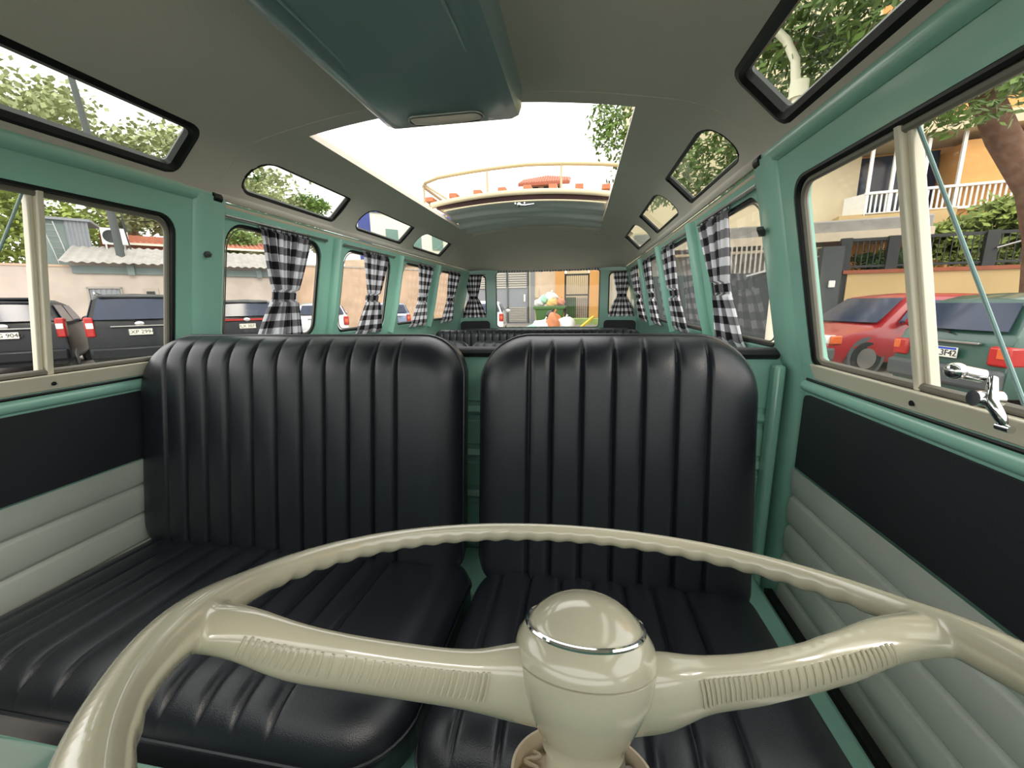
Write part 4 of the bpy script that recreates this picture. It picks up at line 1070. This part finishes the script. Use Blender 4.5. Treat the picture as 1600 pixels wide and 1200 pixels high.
# ------------------------------------------------------------------ cars
def car(name, label, pos, az, paint, L=4.1, Wd=1.74, H=1.5, belt=.98, plate=None, lamp='corner', style='hatch', rails=False, badge=False, blue=False, wiper=True, bump=None, stripe=False):
    """az: direction the nose points, degrees left of the bus axis; pos is the middle of the tail"""
    e = empty(name, (pos[0], pos[1], 0), math.radians(90+az), label=label, cat='car')
    hw = Wd/2; G = .22; k = H-1.4
    slant = .30 if style == 'hatch' else .20
    st = [(0, .50, .50, 1.0), (.03, belt-.14, belt-.12, 1.0), (.07, belt, belt+.01, 1.0), (slant, belt+.01, H-.07, 1.0), (slant+.25, belt+.01, H-.01, 1), (1.7, belt, H, 1), (L-1.65, belt-.02, H-.05, 1), (L-1.05, belt-.04, belt-.01, 1), (L-.5, belt-.16, belt-.13, .98), (L-.10, .66, .68, .9), (L, .48, .50, .84)]
    ncab = (3, 6)
    def P(i, j, off=0):
        x, zb, zr, w = st[i]; h = hw*w
        cab = min(1, max(0, (zr-zb-.05)/.25)); hr = h*(.93*(1-cab)+.78*cab)
        ring = [(0, G), (h*.90, G), (h*.99, G+.12), (h, .52), (h*.985, max(.5, zb-.10)), (h*.955, zb), (hr, max(zb, zr-.06)), (hr*.86, zr), (0, zr+.025)]
        y, z = ring[j]; return Vector((x, y, z))
    m = MB(); rows = []
    for i in range(len(st)):
        r = [P(i, j) for j in range(9)]; rows.append(r+[Vector((q.x, -q.y, q.z)) for q in r[7:0:-1]])
    n = len(rows[0])
    m.v = [q for r in rows for q in r]
    for i in range(len(rows)-1):
        for j in range(n): m.f.append((i*n+j, i*n+(j+1) % n, (i+1)*n+(j+1) % n, (i+1)*n+j))
    m.f.append(tuple(range(n))); m.f.append(tuple((len(rows)-1)*n+j for j in range(n)))
    m.build('body', paint, e, smooth=35, bevel=.03, seg=2)
    def quad(a, b, c, d, off, inset=0):
        q = [Vector(v) for v in (a, b, c, d)]; nrm = (q[1]-q[0]).cross(q[3]-q[0]).normalized(); cc = sum(q, Vector())/4
        q = [v+(cc-v)*inset+nrm*off for v in q]
        return MB().add(q, [(0, 1, 2, 3)])
    # rear glass
    x0, x1 = .075, slant; z0, z1 = belt+.05, H-.12
    a, b, c, d = (x0, hw*.84, z0), (x0, -hw*.84, z0), (x1-.02, -hw*.70, z1), (x1-.02, hw*.70, z1)
    mm = MB(); mm.grid(lambda u, v: Vector(a).lerp(Vector(d), v).lerp(Vector(b).lerp(Vector(c), v), u)+Vector((-.035-.04*math.sin(PI*u), 0, .015)), [i/10 for i in range(11)], [0, .5, 1]); mm.build('rear_window', carglass, e, smooth=60, solid=.01)
    # windscreen
    xa, xb = L-1.04, L-1.63
    a, b, c, d = (xa, hw*.86, belt), (xa, -hw*.86, belt), (xb, -hw*.70, H-.10), (xb, hw*.70, H-.10)
    mm = MB(); mm.grid(lambda u, v: Vector(a).lerp(Vector(d), v).lerp(Vector(b).lerp(Vector(c), v), u)+Vector((.03+.04*math.sin(PI*u), 0, .03)), [i/10 for i in range(11)], [0, .5, 1]); mm.build('windscreen', carglass, e, smooth=60, solid=.01)
    # side glass
    for s in (-1, 1):
        for xa, xb, ya, yb in ((slant+.10, 1.35, .55, .15), (1.43, L-1.75, .0, .0)):
            zb_, zt = belt+.03, H-.12
            p = [(xa-.1 if ya else xa, s*hw*.965, zb_), (xb+(0 if ya else .42), s*hw*.965, zb_), (xb, s*hw*.805, zt), (xa+.10, s*hw*.805, zt)]
            mm = MB(); mm.add([Vector(q)+Vector((0, s*.012, 0)) for q in p], [(0, 1, 2, 3)]); mm.build('side_window', carglass, e, smooth=0, solid=.012)
        # lamps
        if lamp == 'corner': mm = MB().box(-.03, .30, min(s*hw*.80, s*hw*1.005), max(s*hw*.80, s*hw*1.005), belt-.34, belt-.02)
        elif lamp == 'tall': mm = MB().box(-.025, .28, min(s*hw*.83, s*hw*1.0), max(s*hw*.83, s*hw*1.0), belt-.30, belt+.12)
        else: mm = MB().box(-.03, .28, min(s*hw*.70, s*hw*1.005), max(s*hw*.70, s*hw*1.005), belt-.33, belt-.10)
        lo = mm.build('tail_lamp', redl, e, bevel=.03)
        y0, y1 = sorted((s*hw*.84, s*hw*.97)); MB().box(-.040, 0, y0, y1, belt-.24 if lamp != 'tall' else belt-.12, belt-.12 if lamp != 'tall' else belt+.0).build('lens', clearl if lamp == 'tall' else orl, lo, bevel=.01)
        y0, y1 = sorted((s*hw*.50, s*hw*.90)); MB().box(L-.25, L-.055, y0, y1, .58, .74).build('head_lamp', clearl, e, bevel=.03)
        y0, y1 = sorted((s*hw*.88, s*hw*.97)); MB().box(L-.30, L-.10, y0, y1, .58, .73).build('indicator', orl, e, bevel=.02)
        # wheels
        for x in (.75, L-.80):
            yy = s*(hw-.02)
            w = MB().tube([(x, yy-s*.17, .31), (x, yy+s*.012, .31)], .31, 24).build('wheel', tyre, e, bevel=.02)
            MB().tube([(x, yy+s*.005, .31), (x, yy+s*.022, .31)], .19, 18).build('hub_cap', alum, w)
            MB().tube([(x, yy-s*.10, .33), (x, yy+s*.004, .33)], .37, 24).build('wheel_arch', bumperm, e)
        # mirror
        m_ = MB(); m_.ico((L-1.45, s*(hw+.11), belt+.05), .12, 2, 0, (.6, 1, .7)); m_.bar((L-1.45, s*(hw-.05), belt+.0), (L-1.45, s*(hw+.08), belt+.03), .04, .04); m_.build('door_mirror', paint, e)
        if rails: MB().tube([(slant+.05, s*hw*.72, H-.02), (slant+.2, s*hw*.74, H+.045), (L-2.1, s*hw*.74, H+.03), (L-2.0, s*hw*.72, H-.02)], .018, 8).build('roof_rail', alum, e)
    bm_ = bump or paint
    MB().box(-.10, .25, -hw*.98, hw*.98, .30, .56).build('rear_bumper', bm_, e, bevel=.05)
    MB().box(L-.22, L+.08, -hw*.95, hw*.95, .26, .52).build('front_bumper', bm_, e, bevel=.05)
    MB().box(L-.02, L+.03, -hw*.45, hw*.45, .60, .70).build('grille', darkm, e)
    if style != 'hatch': MB().box(.08, .20, -hw*.66, hw*.66, H-.10, H-.05).build('spoiler', paint, e, bevel=.02)
    if stripe: MB().box(-.02, .02, -hw*.80, hw*.80, belt-.06, belt-.01).build('lamp_strip', redl, e)
    else: MB().box(-.03, .02, -hw*.55, hw*.55, belt-.10, belt-.075).build('trim_strip', alum, e, bevel=.005)
    if wiper: MB().tube([(.02, 0, belt+.02), (.05, .30, belt+.10)], .012, 6).build('wiper', darkm, e)
    if badge: MB().ico((-.02, 0, belt-.035), .07, 3, 0, (.25, 1.2, .75)).build('badge', chrome, e)
    if plate:
        pz = belt-.22
        p = MB().box(-.055, -.035, -.20, .20, pz-.065, pz+.065).build('licence_plate', platem, e, bevel=.004)
        if blue: MB().box(-.0575, -.054, -.195, .195, pz+.035, pz+.062).build('blue_band', plateblue, p)
        M = Matrix.Translation((-.058, 0, pz-(.012 if blue else 0))) @ Matrix(((0, 0, -1, 0), (-1, 0, 0, 0), (0, 1, 0, 0), (0, 0, 0, 1)))
        text_mesh(plate, .105 if blue else .115, ink, p, M)
    return e
car('parked_car', 'black hatchback with an antenna parked nearest the passenger door window', (-11.42, 6.52), 50, carblk, H=1.62, belt=1.10, Wd=1.76, plate='DTG 9040', lamp='tall', style='van', badge=True)
o = [x for x in bpy.data.objects if x.name == 'parked_car'][0]
MB().tube([(.55, .25, 1.60), (.30, .32, 1.95)], .008, 6).build('antenna', darkm, o)
MB().box(.30, .62, -.5, .5, 1.60, 1.66).build('roof_spoiler', carblk, o, bevel=.02)
car('parked_car', 'black people carrier with silver roof rails behind the passenger door window', (-9.55, 7.71), 51, carblk, H=1.72, belt=1.10, Wd=1.76, plate='EXP 2994', lamp='tall', style='van', rails=True, badge=True)
car('parked_car', 'black car with a red strip across its tailgate, behind the first gingham curtain', (-9.19, 10.35), 45, carblk, H=1.60, belt=1.08, plate='FLX 2071', lamp='tall', style='van', badge=True, stripe=True)
car('parked_car', 'silver hatchback parked between the first and second passenger side curtains', (-8.8, 13.3), 37, carsil, H=1.52, belt=1.04, lamp='corner', badge=True)
car('parked_car', 'grey blue hatchback behind the third passenger side curtain', (-8.0, 17.0), 30, carblue, H=1.50, belt=1.0, lamp='corner')
car('parked_car', 'white car parked beside the rear window near the louvred gate', (-3.72, 16.6), 8, carwht, H=1.50, belt=1.0, lamp='corner')
car('parked_car', 'red hatchback facing the bus in front of the ochre wall', (8.20, 9.80), 90+14, carred, L=3.8, Wd=1.64, H=1.46, belt=.92, bump=bumperm, lamp='wide', rails=False)
car('parked_car', 'dark green hatchback with a blue banded plate outside the driver door window', (4.95, 6.02), -84, cargrn, L=3.8, Wd=1.48, H=1.42, belt=.93, plate='GUL3F42', blue=True, bump=bumperm, lamp='wide')
